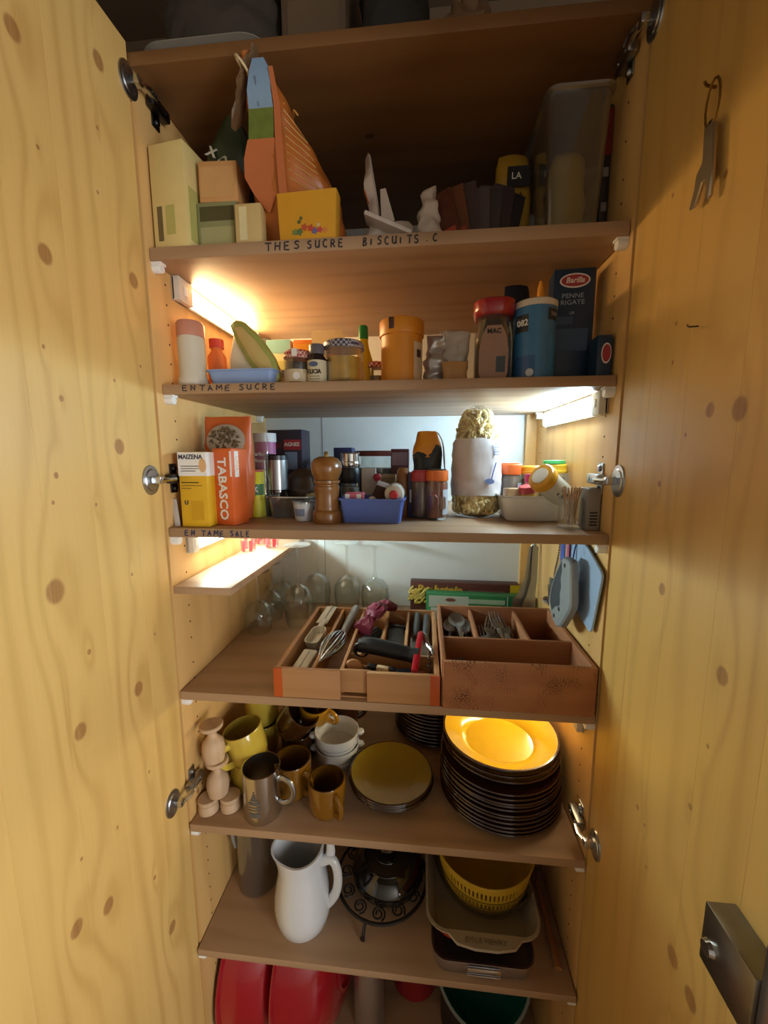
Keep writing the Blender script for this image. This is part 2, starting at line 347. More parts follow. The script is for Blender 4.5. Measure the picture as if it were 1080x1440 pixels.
marker(SHELF['S2'], 'BISCUITS', -0.019, 0.069, 0.0078, 1.7605, 0.011, INK)
marker(SHELF['S2'], '.C', 0.074, 0.096, 0.0078, 1.762, 0.010, INK)
marker(SHELF['S3'], 'ENTAME', -0.324, -0.236, 0.0138, 1.556, 0.009, INK, 0.0009)
marker(SHELF['S3'], 'SUCRE', -0.226, -0.160, 0.0138, 1.556, 0.009, INK, 0.0009)
marker(SHELF['S4'], 'EN TAME', -0.330, -0.256, 0.0008, 1.3145, 0.0095, INKB, 0.0010)
marker(SHELF['S4'], 'SALE', -0.249, -0.212, 0.0008, 1.3145, 0.0095, INKB, 0.0010)

# doors: edge-glued staves, opened square to the front
def door(s, material, widths):
    d = bpy.data.objects.new('door', None); C.objects.link(d); d.parent = cup; d.empty_display_size = 0.05
    d['label'] = 'pine door swung open on the ' + ('left' if s < 0 else 'right')
    y = -0.004
    for i, w in enumerate(widths):
        G().b2(*sorted((s*0.3628, s*0.388)), y-w, y, 0.03, 2.046, 0.0004).build('plank', material, d, smooth=False); y -= w
    return d
dl = door(-1, W_DL, (0.066, 0.078, 0.071, 0.083, 0.072)); dr = door(1, W_DR, (0.07, 0.074, 0.08, 0.072, 0.074))
# concealed hinges: cup flange on the door, cranked arm, clip on the side panel
def hinge(s, z, yc, material, clipmat):
    h = G(); X = s*0.3628
    h.lathe([(0, 0.0035), (0.013, 0.0035), (0.0145, 0.002), (0.019, 0.002), (0.0195, 0)], 28, MX((X, yc, z), (0, -s*PI/2, 0)), sx=1.25)
    hp = h.build('hinge', material, cup)
    a = G(); a.box((X-s*0.011, yc+0.003, z), (0.016, 0.012, 0.012), 0.002)
    a.tube([(X-s*0.014, yc+0.006, z), (X-s*0.020, yc+0.018, z), (X-s*0.018, yc+0.034, z)], 0.0065, 8, flat=0.55)
    a.build('arm', CHROME, hp)
    c = G(); c.box((s*XI-s*0.010, yc+0.052, z), (0.014, 0.042, 0.016), 0.0025)
    c.box((s*XI-s*0.0015, yc+0.055, z), (0.003, 0.018, 0.05), 0.001)
    for dz in (-0.017, 0.017): c.lathe([(0, 0.0055), (0.004, 0.005), (0.0055, 0.0025), (0.0055, 0)], 12, MX((s*XI-s*0.002, yc+0.055, z+dz), (0, -s*PI/2, 0)))
    for dy in (0.04, 0.062): c.lathe([(0, 0.0015), (0.0035, 0.0015), (0.0035, 0)], 12, MX((s*XI-s*0.0168, yc+dy, z), (0, -s*PI/2, 0)))
    c.build('mounting_clip', clipmat, hp)
for z, yc in ((1.995, -0.006), (1.411, -0.030), (0.838, -0.044)): hinge(-1, z, yc, STEEL, DARKMETAL if z > 0.9 else STEEL)
for z, yc in ((2.000, -0.012), (1.411, -0.010), (0.815, -0.030)): hinge(1, z, yc, STEEL, STEEL)
# lock case near the free edge of the right door
lk = G().b2(0.337, 0.3628, -0.352, -0.295, 0.985, 1.045, 0.0012).build('lock', mat('lock_steel', '8b8880', 0.32, 1.0, var=0.15, scale=60), cup)
G().lathe([(0, 0.004), (0.006, 0.004), (0.0075, 0)], 16, MX((0.337, -0.306, 1.008), (0, -PI/2, 0))).build('knob', CHROME, lk)
G().b2(0.340, 0.3628, -0.366, -0.352, 0.60, 1.35, 0.002).build('bolt_rod', STEEL, lk)
nl = G().tube([(0.3628, -0.158, 1.584), (0.352, -0.160, 1.583), (0.345, -0.170, 1.582)], 0.0009, 6).build('bent_nail', DARKMETAL, cup)

# ------------------------------------------------------------ strip lamps inside the cupboard
def lamp(label, s, y0, y1, z0, z1, cap, col, strength, base='d8d2c4'):
    t = thing('strip_lamp', label, 'lamp', group='strip lamps under the shelves')
    x = s*(XI-0.0012); th = 0.011
    G().b2(*sorted((x, x-s*th*0.45)), y0, y1, z0, z1, 0.001).build('housing', mat('lamp_housing', base, 0.4), t)
    e = G().b2(*sorted((x, x-s*(th+0.003))), y0, y0+cap, z0, z1, 0.0015).build('end_cap', mat('lamp_cap', 'cfc8b8', 0.45), t)
    G().b2(*sorted((x-s*(th+0.002), x-s*(th+0.0045))), y0+cap*0.35, y0+cap*0.6, z0+0.012, z1-0.012, 0.0006).build('switch', WHITE_PL, e)
    P = []; n = 8; hz = (z1-z0)/2-0.003; zc = (z0+z1)/2
    rings = []
    for yy in (y0+cap+0.0005, y1-0.004):
        rings.append([(x-s*(th*0.45+0.0050*math.sin(PI*i/n)), yy, zc-hz*math.cos(PI*i/n)) for i in range(n+1)])
    G().loft(rings).build('diffuser', emit('lamp_light_'+label[:9].replace(' ', '_'), col, strength), t)
    return t
lamp('warm glowing strip lamp on the left side above the sugar jars', -1, 0.060, 0.375, 1.716, 1.7555, 0.042, (1.0, 0.70, 0.34), LAMP1)
lamp('cold white strip lamp on the right side above the toothpicks', 1, 0.036, 0.355, 1.512, 1.5485, 0.030, (0.52, 0.80, 1.0), LAMP2)
lamp('bluish white strip lamp on the left side above the half-width shelf', -1, 0.048, 0.36, 1.271, 1.3095, 0.02, (0.74, 0.97, 1.0), LAMP3)
lamp('yellowish strip lamp tucked under the cutlery shelf on the right', 1, 0.034, 0.35, 0.969, 1.0095, 0.02, (1.0, 0.88, 0.55), LAMP4)
# ------------------------------------------------------------ generic goods
def carton(name, label, cat, w, d, h, loc, rz, body, panels=(), texts=(), group=None, rot=None, taper=0.0):
    t = thing(name, label, cat, loc, rz, group, rot)
    g = G()
    if taper: g.loft([rrect(w*(1-taper), d*(1-taper), 0.002, 2, 0), rrect(w, d, 0.002, 2, h)])
    else: g.box((0, 0, h/2), (w, d, h), min(0.0015, d/5))
    g.build('body', body, t)
    if not taper:   # glued top flap
        G().b2(-w/2+0.001, w/2-0.001, -d/2+0.001, d*0.18, h-0.0003, h+0.0007, 0.0003).build('flap', body, t)
    for (face, a0, z0, a1, z1, pm) in panels:
        e = 0.0006
        if face == 'f': g = G().b2(a0, a1, -d/2-e, -d/2+e, z0, z1)
        elif face == 'r': g = G().b2(w/2-e, w/2+e, a0, a1, z0, z1)
        else: g = G().b2(-w/2-e, -w/2+e, a0, a1, z0, z1)
        g.build('printed_panel', pm, t, smooth=False)
    for (s, size, x, z, tm, *ex) in texts:
        rr = ex[0] if ex else 0; sx = ex[1] if len(ex) > 1 else 1.0
        lettering(t, s, size, tm, (x, -d/2-0.0008, z), (PI/2, R(rr), 0) if not rr else (PI/2, -R(rr), 0), sx=sx, bold=ex[2] if len(ex) > 2 else 0.0)
    return t
def jar(name, label, cat, r, h, loc, lidm, contm, fill=0.8, lid_h=0.014, lidr=None, group=None, band=None, rot=None, shoulder=0.12, glassm=None, ridges=True, neck=0.92):
    t = thing(name, label, cat, loc, 0, group, rot); gh = h-lid_h*0.75; lr = lidr or r*neck+0.0015; nr = lr-0.0015
    G().lathe([(0, 0.0005), (r*0.9, 0.0005), (r, 0.004), (r, gh*(1-shoulder)-0.002), (nr, gh*(1-shoulder*0.3)), (nr, gh), (nr-0.0015, gh), (nr-0.0015, gh*(1-shoulder*0.3)), (r-0.002, gh*(1-shoulder)-0.003), (r-0.002, 0.006), (0, 0.005)], 32).build('glass', glassm or CLEAR, t)
    if contm:
        ch = gh*fill; rc = r-0.0026
        G().lathe([(0, 0.006), (rc*0.9, 0.006), (rc, 0.009), (rc, min(ch, gh*(1-shoulder)-0.004)), (0, min(ch, gh*(1-shoulder)-0.002))], 28).build('contents', contm, t)
    lp = [(0, h), (lr-0.002, h), (lr, h-0.0025), (lr, h-lid_h+0.001), (lr-0.001, h-lid_h), (0, h-lid_h)]
    lo = G().lathe(lp, 36).build('lid', lidm, t)
    if ridges: G().lathe([(lr, h-lid_h*0.62), (lr+0.0009, h-lid_h*0.72), (lr+0.0009, h-lid_h*0.9), (lr, h-lid_h)], 36).build('rim_bead', lidm, lo)
    if band:
        bm_, z0, z1, a0, a1 = band
        G().lathe([(r+0.0005, z0), (r+0.0005, z1)], 20, arc=(R(a0), R(a1))).build('paper_label', bm_, t)
    return t
def pouch(name, label, cat, prof, h, loc, material, rz=0, lean=(0, 0), amp=0.004, seed=0, n=28, m=18, group=None, sup=2.6, as_part=None, freq=38):
    """soft pack: prof(t) -> (half width, half depth) up its height, crumpled by noise"""
    rings = []
    for j in range(m+1):
        t = j/m; a, b = prof(t); ring = []
        for i in range(n):
            th = 2*PI*i/n; c, s_ = math.cos(th), math.sin(th)
            x = a*math.copysign(abs(c)**(2/sup), c); y = b*math.copysign(abs(s_)**(2/sup), s_)
            p = Vector((x + lean[0]*t*t, y + lean[1]*t*t, t*h))
            k = amp*min(1, 4*t+0.1)
            d = noise.noise_vector(Vector((x*freq+seed*7.3, y*freq+seed, t*h*freq)))
            q = p + Vector((d.x, d.y, d.z*0.5))*k; q.z = max(q.z, 0.0); ring.append(q)
        rings.append(ring)
    g = G().loft(rings)
    if as_part is not None: return g.build(name, material, as_part, ang=60)
    return tag(g.build(name, material, None, loc, (0, 0, R(rz)), ang=60), label, cat, group)
def lerp(tab):
    def f(t):
        for (t0, *a), (t1, *b) in zip(tab, tab[1:]):
            if t <= t1:
                k = (t-t0)/(t1-t0) if t1 > t0 else 0; return tuple(x+(y-x)*k for x, y in zip(a, b))
        return tuple(tab[-1][1:])
    return f
def M_(n, c, r=0.5, **k): return mat(n, c, r, **k)

# ------------------------------------------------------------ upper shelf: teas, sugar, biscuits (z 1.775)
Z2 = 1.7755
ycard = M_('pale_yellow_card', 'd8c280', .55); brn = M_('brown_print', '6a5a3a'); ygr = M_('grey_green_print', 'b5ae63')
carton('tea_carton', 'pale yellow-green carton with barcode at left end of top shelf', 'box', 0.062, 0.055, 0.150, (-0.322, 0.042, Z2), -8, ycard,
       [('f', -0.022, 0.012, -0.013, 0.062, brn), ('f', -0.006, 0.02, 0.010, 0.062, ygr), ('r', -0.02, 0.012, 0.02, 0.09, ygr)])
peach = M_('peach_card', 'c8935a', .55); gcard = M_('grey_card', '8d8c62', .5); bg = M_('beige_card', 'd0b478', .55)
carton('tea_box', 'dark olive tea box under the peach box', 'box', 0.066, 0.06, 0.072, (-0.257, 0.062, Z2), 0, gcard,
       [('f', -0.028, 0.045, 0.028, 0.066, M_('dark_olive', '4f4a2c')), ('f', -0.028, 0.01, 0.028, 0.036, M_('olive_light', 'a5a070'))])
carton('tea_box', 'peach coloured tea box stacked on the dark olive box', 'box', 0.062, 0.055, 0.058, (-0.254, 0.060, Z2+0.0727), 3, peach, [('f', -0.028, 0.006, 0.026, 0.05, M_('peach_print', 'c99a62'))])
carton('tea_box', 'small beige tea box with a pale stripe beside the olive box', 'box', 0.042, 0.022, 0.060, (-0.201, 0.031, Z2), 0, bg, [('f', -0.014, 0.008, -0.002, 0.056, M_('cream_stripe', 'e0d2a0'))])
# flowered box
fl = carton('flower_box', 'yellow-orange box printed with a small flower bunch', 'box', 0.094, 0.026, 0.068, (-0.105, 0.026, Z2), -3, M_('orange_yellow_card', 'dba02c', .5), taper=0.06)
fc = [('c2593a', -.004, .018, .006), ('c8503c', .006, .016, .006), ('6a6a9a', .012, .012, .0055), ('c94c50', .02, .013, .005), ('d8894a', .028, .012, .005), ('5f7a4a', -.012, .012, .006), ('7a8a4a', -.02, .012, .005), ('5f6a40', -.012, .026, .0035), ('5f6a40', -.009, .031, .003), ('e4c49a', .018, .02, .003)]
for k, (c, x, z, r) in enumerate(fc):
    P = []
    for i in range(20):
        a = 2*PI*i/20; rr = r*(0.78+0.22*math.cos(5*a)); P.append((rr*math.cos(a), rr*math.sin(a)))
    G().prism(P, 0.0005, MX((x, -0.0122-z*0.02, z), (PI/2, 0, 0))).build('printed_flower', M_('flower_'+c, c), fl)
# shopping bag hung up by its gathered neck
bagm = M_('bag_orange', 'b06428', .35, var=.25, scale=18); 
bt = thing('shopping_bag', 'orange plastic bag full of packets, gathered into a peak', 'bag', (-0.130, 0.085, Z2))
bb_ = pouch('bag_body', '', '', lerp([(0, .066, .034), (.1, .072, .040), (.38, .068, .056), (.5, .057, .053), (.62, .046, .046), (.82, .027, .032), (.95, .013, .012), (1, .008, .008)]), 0.224, None, bagm, lean=(-0.042, -0.105), amp=0.007, seed=3, n=44, m=32, as_part=bt)
sb = M_('strap_blue', '7f9cb8', .4); so = M_('strap_orange', 'b8683a', .4); sg = M_('bag_green', '66742e', .5, var=.3, scale=90)
def strip(parent, name, pts, wid, material, th=0.0015):
    """broad band following points (x,y,z), widths across x"""
    rings = []
    for (x, y, z), w in zip(pts, wid): rings.append([(x-w/2, y, z), (x+w/2, y, z), (x+w/2, y-th, z+th*.4), (x-w/2, y-th, z+th*.4)])
    return G().loft(rings).build(name, material, parent, ang=50)
def bl_(x, z, off=0.010):
    """point just in front of the bag's surface at world x, z"""
    hit, loc, nrm, idx = bb_.ray_cast(Vector((x+0.130, -0.4, z-Z2)), Vector((0, 1, 0)))
    y = loc.y if hit else 0.035-(z-1.80)*.333-0.085
    return (x+0.130, y-off*0.35, z-Z2)
bpy.context.view_layer.update()
strip(bt, 'strap', [bl_(-.158, 1.990), bl_(-.156, 1.974), bl_(-.160, 1.955), bl_(-.161, 1.938)], [.016, .030, .034, .036], sb)
strip(bt, 'strap_fold_shade', [bl_(-.163, 1.968, .0125), bl_(-.164, 1.940, .0125)], [.002, .002], M_('strap_shadow', '5f7488'))  # thin darker strip: shade of a fold put into the strap's colour
strip(bt, 'picture_panel', [bl_(-.161, 1.9385), bl_(-.163, 1.92), bl_(-.165, 1.904)], [.036, .037, .037], sg)
strip(bt, 'orange_flap', [bl_(-.165, 1.904), bl_(-.171, 1.888), bl_(-.173, 1.868), bl_(-.172, 1.848), bl_(-.171, 1.828)], [.040, .052, .056, .036, .004], so)
strip(bt, 'orange_edge', [bl_(-.139, 1.975), bl_(-.137, 1.94), bl_(-.139, 1.90), bl_(-.141, 1.86), bl_(-.146, 1.80)], [.006, .009, .011, .012, .012], so)
for k in range(10):
    z = 1.948-.0095*k; dx = .002*k
    G().tube([bl_(-.130, z, .001), bl_(-.122+dx*.5, z-.007, .001), bl_(-.114+dx, z-.014, .001), bl_(-.108+dx*1.6, z-.020, .001)], 0.0012, 5).build('printed_stripe', M_('bag_stripe', 'c08a44', .5), bt)
lettering(bt, 'FA', 0.010, M_('bag_ink', '7a3f18'), bl_(-.184, 1.868, .0125), (PI/2-.32, 0, 0))
nk = M_('bag_neck', '6a5034', .5, var=.4, scale=70)
rings = []
for j in range(13):
    t_ = j/12; cx = -.160-.046*t_; cz = 1.996-.012*t_-.046*t_*t_; ox, oy, oz = bl_(cx, min(cz, 1.985), 0); rr = .008+.003*math.sin(3*t_)+.004*t_
    rings.append([Vector((cx+.130+rr*.6*math.cos(2*PI*i/16), -.112+.035*t_+rr*math.sin(2*PI*i/16), cz-Z2+rr*.7*math.cos(2*PI*i/16))) + noise.noise_vector(Vector((i*.5, j*.7, 11)))*.004 for i in range(16)])
G().loft(rings).build('twisted_neck', nk, bt, ang=25)
G().lathe([(0.0112 + 0.0018*math.cos(a*PI/4), 0.0018*math.sin(a*PI/4)) for a in range(9)], 20, MX((-.052, -.106, .211), (0, R(48), 0))).build('tie_ring', M_('tie_cream', 'd8c49a', .4), bt)
gb = thing('biscuit_bag', 'dark green snack bag with white letters behind the tea boxes', 'bag', (-0.268, 0.135, Z2))
pouch('bag_body', '', '', lerp([(0, .036, .02), (.3, .040, .024), (.70, .046, .030), (.82, .042, .024), (.93, .026, .016), (1, .012, .010)]), 0.212, None, M_('dark_green_film', '2c3a22', .35, var=.3, scale=15), lean=(0.026, -0.065), amp=0.006, seed=9, as_part=gb)
for s_, x, z, r in (('X', -0.004, 0.166, 20), ('O', 0.012, 0.154, -30), ('L', 0.026, 0.144, -30)): lettering(gb, s_, 0.024, M_('cream_ink', 'cfc8b0'), (x-.004, -0.030-z*.24, z), (PI/2-.3, R(r), 0), bold=0.0008)
G().b2(-0.032, -0.004, -0.066, -0.056, 0.121, 0.126).build('red_stripe', M_('orange_red', 'b85a3a'), gb)
# crumpled paper bags
wp = M_('greaseproof', 'cfc2b6', .4, var=.15, scale=60)
wb_ = thing('paper_bag', 'white paper bag with orange print folded open beside flower box', 'bag', (0.012, 0.085, Z2))
pouch('bag_body', '', '', lerp([(0, .035, .02), (.4, .04, .022), (1, .030, .010)]), 0.052, None, wp, amp=0.010, seed=4, as_part=wb_)
g = G(); rings = []
for j in range(13):
    t = j/12; w = 0.016*(1-0.55*t); rings.append([(-0.034+0.012*(1-t)-w/2+0.004*math.sin(9*t), -0.01+0.008*math.sin(7*t), 0.045+0.105*t), (-0.034+0.014*(1-t)+w/2, -0.014+0.010*math.sin(5*t+1), 0.045+0.105*t), (-0.034+0.014*(1-t)+w/2+0.003, -0.007+0.01*math.sin(5*t+1), 0.045+0.105*t), (-0.034+0.012*(1-t)-w/2, -0.004+0.008*math.sin(7*t), 0.045+0.105*t)])
g.loft(rings).build('torn_top', wp, wb_, ang=60)
G().tube([(-0.036, -0.020, 0.092), (-0.030, -0.020, 0.075)], [.006, .004], 6, flat=.3).build('print', M_('orange_print', 'c8743c'), wb_)
G().loft([[(-0.01, -0.012, 0.05), (0.012, -0.014, 0.05), (0.012, -0.008, 0.05), (-0.01, -0.006, 0.05)], [(-0.012, -0.010, 0.10), (-0.003, -0.012, 0.10), (-0.003, -0.008, 0.10), (-0.012, -0.006, 0.10)]]).build('torn_top', wp, wb_)
G().box((0, 0, 0), (0.082, 0.035, 0.007), 0.002, MX((0.003, -0.022, 0.036), (0, R(24), 0))).build('folded_flap', M_('greaseproof_edge', 'd8cdc4', .4), wb_)
pouch('paper_bag', 'narrow crumpled white paper bag standing alone mid shelf', 'bag', lerp([(0, .020, .018), (.4, .021, .017), (.7, .012, .012), (.9, .010, .006), (1, .006, .003)]), 0.103, (0.078, 0.085, Z2), wp, amp=0.010, seed=12, freq=55)
# tea sachets leaning in a fan
sc_ = ['5a3020', '6a4028', '4a3a38', '55484a', '40383a', '3a3034', '2e2a30']
for k in range(7):
    t = thing('tea_sachet', 'dark foil tea sachet in the leaning fan, number %s from the left' % ('one two three four five six seven'.split()[k]), 'sachet', (0.118+0.0135*k, 0.072+0.003*k, Z2+0.006), 0, 'tea sachets on the top shelf', rot=(R(-4), R(-16+5*k), R(-20+6*k)))
    h = 0.092+0.004*(k % 3)
    G().loft([[(-0.018, -0.0008, 0), (0.018, -0.0008, 0), (0.018, 0.0008, 0), (-0.018, 0.0008, 0)], [(-0.018, -0.003, 0.012), (0.018, -0.003, 0.012), (0.018, 0.003, 0.012), (-0.018, 0.003, 0.012)], [(-0.018, -0.003, h-0.012), (0.018, -0.003, h-0.012), (0.018, 0.003, h-0.012), (-0.018, 0.003, h-0.012)], [(-0.018, -0.0008, h), (0.018, -0.0008, h), (0.018, 0.0008, h), (-0.018, 0.0008, h)]]).build('packet', M_('sachet_'+sc_[k], sc_[k], .3, var=.2), t)
    G().b2(-0.018, 0.018, -0.0016, 0.0016, h-0.006, h+0.001).build('crimp', M_('sachet_crimp_'+sc_[k], sc_[k], .25), t)
    if k < 2: G().b2(-0.014, 0.012, -0.0036, -0.003, 0.006, 0.03).build('print', M_('sachet_red', 'a8442c'), t)
# yellow packet with dark label
yp = thing('rice_packet', 'yellow packet with a black label reading LA', 'packet', (0.219, 0.135, Z2))
pouch('packet', '', '', lerp([(0, .026, .02), (.5, .028, .021), (.85, .026, .015), (1, .022, .003)]), 0.172, None, M_('mustard_film', 'a8842a', .4, var=.15), amp=0.005, seed=5, as_part=yp)
G().b2(-0.012, 0.024, -0.0245, -0.022, 0.112, 0.142).build('label', BLACK_PL, yp)
lettering(yp, 'LA', 0.014, PAPER_W, (0.002, -0.0250, 0.127)); lettering(yp, 'A', 0.010, M_('ink_dark', '241a10'), (0.010, -0.0235, 0.100))
# clear deep plastic box with a yellow packet inside
cb = thing('plastic_box', 'tall clear plastic box with flared rim on top shelf', 'box', (0.294, 0.125, Z2))
R0 = rrect(0.080, 0.15, .012, 4, 0.0); 
g = G(); g.loft([rrect(0.074, 0.155, .012, 4, 0.001), rrect(0.090, 0.175, .014, 4, 0.192), rrect(0.086, 0.171, .013, 4, 0.192), rrect(0.070, 0.151, .011, 4, 0.003)], cap=True); g.build('tub', PLCLEAR, cb)
g = G(); g.loft([rrect(0.090, 0.175, .014, 4, 0.190), rrect(0.098, 0.185, .016, 4, 0.191), rrect(0.098, 0.185, .016, 4, 0.195), rrect(0.090, 0.175, .014, 4, 0.195)], cap=False); g.build('rim', glass('frosted_plastic', 'c8ccca', .3, .6, .75), cb)
pouch('noodle_packet', 'yellow packet standing inside the clear plastic box', 'packet', lerp([(0, .026, .03), (.5, .028, .032), (.9, .026, .025), (1, .020, .006)]), 0.15, (0.300, 0.115, Z2+0.005), M_('yellow_packet', 'b8962e', .45, var=.12), amp=0.004, seed=8)
carton('tea_tin', 'tall dark box with red top at the right end of top shelf', 'box', 0.013, 0.10, 0.205, (0.353, 0.14, Z2), 0, M_('dark_box', '2e2526', .45), [('f', -0.006, 0.135, 0.006, 0.20, M_('deep_red', '7e1e1a')), ('f', -0.004, 0.105, 0.004, 0.118, M_('grey_print', '8c8884')), ('f', -0.004, 0.055, 0.004, 0.068, M_('grey_print', '8c8884')), ('l', -0.049, 0.135, 0.049, 0.20, M_('deep_red', '7e1e1a'))])

# ------------------------------------------------------------ second shelf: opened sweet things (z 1.567)
Z3 = 1.5675
def bottle(name, label, cat, prof, loc, bodym, capprof=None, capm=None, group=None, rot=None, extra=None, n=28):
    t = thing(name, label, cat, loc, 0, group, rot); G().lathe(prof, n).build('body', bodym, t)
    if capprof: G().lathe(capprof, n).build('cap', capm, t)
    return t
milkw = M_('milky_plastic', 'd6cdb8', .4)
t = bottle('sugar_shaker', 'white plastic shaker with pinkish lid at left end', 'bottle', [(0, 0), (.023, 0), (.0245, .003), (.0245, .013), (.022, .017), (.0225, .075), (.021, .082), (0, .082)], (-0.325, 0.050, Z3), milkw, [(0, .082), (.0225, .082), (.0225, .103), (.02, .107), (0, .107)], M_('pink_lid', 'c98a72', .4))
bottle('syrup_bottle', 'small red topped bottle behind the white shaker', 'bottle', [(0, 0), (.016, 0), (.017, .004), (.017, .062), (.010, .072), (.010, .078), (0, .078)], (-0.308, 0.105, Z3), M_('orange_plastic', 'cc6a38', .4), [(0, .078), (.013, .078), (.013, .093), (0, .095)], M_('red_lid', 'b83a2c', .35))
tr = thing('blue_tray', 'shallow light-blue plastic tray holding a green bag', 'tray', (-0.235, 0.085, Z3))
G().loft([rrect(.105, .085, .008, 3, .0005), rrect(.118, .10, .01, 3, .026), rrect(.122, .104, .011, 3, .026), rrect(.122, .104, .011, 3, .0235), rrect(.1145, .0965, .009, 3, .0235), rrect(.102, .082, .007, 3, .002)], cap=True).build('tray_shell', M_('sky_plastic', '8fa9d6', .35), tr)
zb = thing('sugar_bag', 'white and green sugar bag leaning back in the blue tray', 'bag', (-0.272, 0.095, Z3+0.004), rot=(0, 0, R(-8)))
def xz(pts, t_, y, m_, nm, bev):
    G().prism(pts, t_, MX((0, y+t_, 0), (PI/2, 0, 0)), bev).build(nm, m_, zb, ang=50)
xz([(-.004, 0), (-.002, .05), (.012, .104), (.022, .107), (.036, .100), (.070, .062), (.096, .020), (.094, 0)], .030, -.014, M_('white_film', 'd9d8c8', .4, var=.1), 'bag_body', .006)
xz([(.010, .104), (.020, .111), (.036, .109), (.068, .080), (.094, .044), (.104, .012), (.098, .003), (.070, .008), (.044, .038), (.020, .078)], .012, -.024, M_('lime_film', 'a3a656', .4, var=.15), 'green_edge', .003)
xz([(.021, .099), (.035, .099), (.062, .073), (.086, .041), (.095, .013), (.073, .018), (.050, .044), (.029, .078)], .004, -.0262, M_('ochre_film', 'cdb572', .4), 'ochre_panel', .001)
carton('cocoa_box', 'dark cocoa box at the back behind green bag', 'box', 0.034, 0.03, 0.13, (-0.273, 0.25, Z3), 0, M_('charcoal_card', '4a4440', .5), [('f', -0.014, 0.07, 0.014, 0.12, M_('charcoal_light', '5c5650'))])
carton('sugar_box', 'pale turquoise and cream box at the back left of second shelf', 'box', 0.052, 0.04, 0.122, (-0.232, 0.24, Z3), 0, M_('cream_card', 'd8cf9a', .5), [('f', -0.026, 0.095, 0.026, 0.122, M_('turquoise', '8cc0b8')), ('f', -0.02, 0.02, 0.02, 0.08, M_('yellow_green', 'c3c070'))])
carton('orange_packet', 'bright orange box lying at the back with a cream hanging tab', 'box', 0.092, 0.045, 0.118, (-0.152, 0.235, Z3), 2, M_('orange_card', 'e07a1e', .45), [('f', -0.042, 0.06, 0.0, 0.11, M_('orange_yellow', 'f0a020')), ('f', -0.004, 0.098, 0.016, 0.112, M_('cream_card', 'd8cf9a'))])
ht = G().prism([(x, y) for x, y, _ in rrect(.066, .03, .008, 4)], .002, MX((-0.125, 0.214, Z3+0.121), (PI/2, 0, 0))).build('hanging_tab', M_('cream_tab', 'e6c890', .4), None); tag(ht, 'cream rounded card tab standing above the orange packet', 'card')
carton('blue_packet', 'small grey-blue carton between the green bag and jam jar', 'box', 0.030, 0.02, 0.040, (-0.187, 0.13, Z3), 0, M_('slate_card', '5a6078', .5), [('f', 0.008, 0.004, 0.014, 0.036, PAPER_W)])
def gingham(name, a, b):
    if name in MATS: return MATS[name]
    m = bpy.data.materials.new(name); m.use_nodes = True; nt = m.node_tree; N = nt.nodes; L = nt.links
    tc = N.new('ShaderNodeTexCoord'); ck = N.new('ShaderNodeTexChecker'); ck.inputs['Scale'].default_value = 230
    ck.inputs['Color1'].default_value = (*lin(a), 1); ck.inputs['Color2'].default_value = (*lin(b), 1)
    L.new(tc.outputs['Object'], ck.inputs['Vector']); L.new(ck.outputs['Color'], N['Principled BSDF'].inputs['Base Color']); N['Principled BSDF'].inputs['Roughness'].default_value = .3
    MATS[name] = m; return m
RG = gingham('red_gingham', 'a83428', 'd9b0a0'); BG = gingham('blue_gingham', '3a3a50', 'a8a4a8')
jl = M_('jar_label', 'cdbb98', .5)
t = jar('jam_jar', 'small dark jam jar with red gingham lid and cream label', 'jar', .0235, .056, (-0.140, 0.058, Z3), RG, M_('dark_jam', '33201a', .3), .85, .013, band=(jl, .004, .024, 190, 350))
G().lathe([(0, .0006), (.006, .0006), (.006, 0)], 20, MX((0.004, -0.0238, 0.013), (PI/2, 0, 0))).build('label_disc', PAPER_W, t)
G().b2(-0.003, 0.006, -0.0250, -0.0235, 0.044, 0.056).build('lid_sticker', PAPER_W, t)
t = bottle('flavour_bottle', 'little dark bottle with grey cap and cream label reading ELICIA', 'bottle', [(0, 0), (.0150, 0), (.016, .002), (.016, .040), (.011, .048), (.011, .050), (0, .050)], (-0.104, 0.047, Z3), M_('brown_glass', '2c201c', .15), [(0, .048), (.0125, .048), (.0125, .062), (.0115, .0635), (0, .0635)], M_('grey_cap', '6a6468', .4))
G().lathe([(.0163, .003), (.0163, .037)], 24, arc=(R(185), R(355))).build('paper_label', M_('cream_label', 'd6cba8', .5), t)
G().lathe([(0, .0006), (.0075, .0006), (.0075, 0)], 20, MX((-0.002, -0.0162, 0.030), (PI/2, 0, 0)), sy=.55).build('label_oval', M_('label_blue', '5a6280', .5), t)
lettering(t, 'ELICIA', 0.0095, M_('ink_brown', '3a2c26'), (-0.001, -0.0168, 0.018), sx=.85, bold=.0003)
for z in (.006, .010): G().b2(-0.009, 0.008, -0.0168, -0.0160, z, z+.0015).build('label_line', M_('ink_faint', '9a8c72'), t)
jar('honey_jar', 'wide glass jar of golden jelly with checked lid', 'jar', .0325, .070, (-0.062, 0.066, Z3), BG, M_('golden_jelly', 'c49228', .25, var=.35, scale=60), .72, .012, neck=1.0)
t = bottle('lemon_bottle', 'yellow lemon juice bottle with green cap', 'bottle', [(0, 0), (.017, 0), (.019, .003), (.019, .032), (.017, .055), (.010, .078), (.0085, .092), (0, .092)], (-0.038, 0.130, Z3), M_('lemon_plastic', 'd9b912', .35), [(0, .092), (.0092, .092), (.0086, .113), (.007, .116), (0, .116)], M_('green_cap', '2f8a3a', .35))
jar('spice_jar', 'tiny glass jar with red lid next to the orange tub', 'jar', .0165, .050, (-0.014, 0.125, Z3), RG, M_('grey_seed', '8a8068', .6, var=.4, scale=300), .6, .010)
om = M_('orange_tub', 'd88a24', .42)
t = thing('cocoa_tub', 'tall orange cardboard tub with matching lid', 'tub', (0.036, 0.068, Z3))
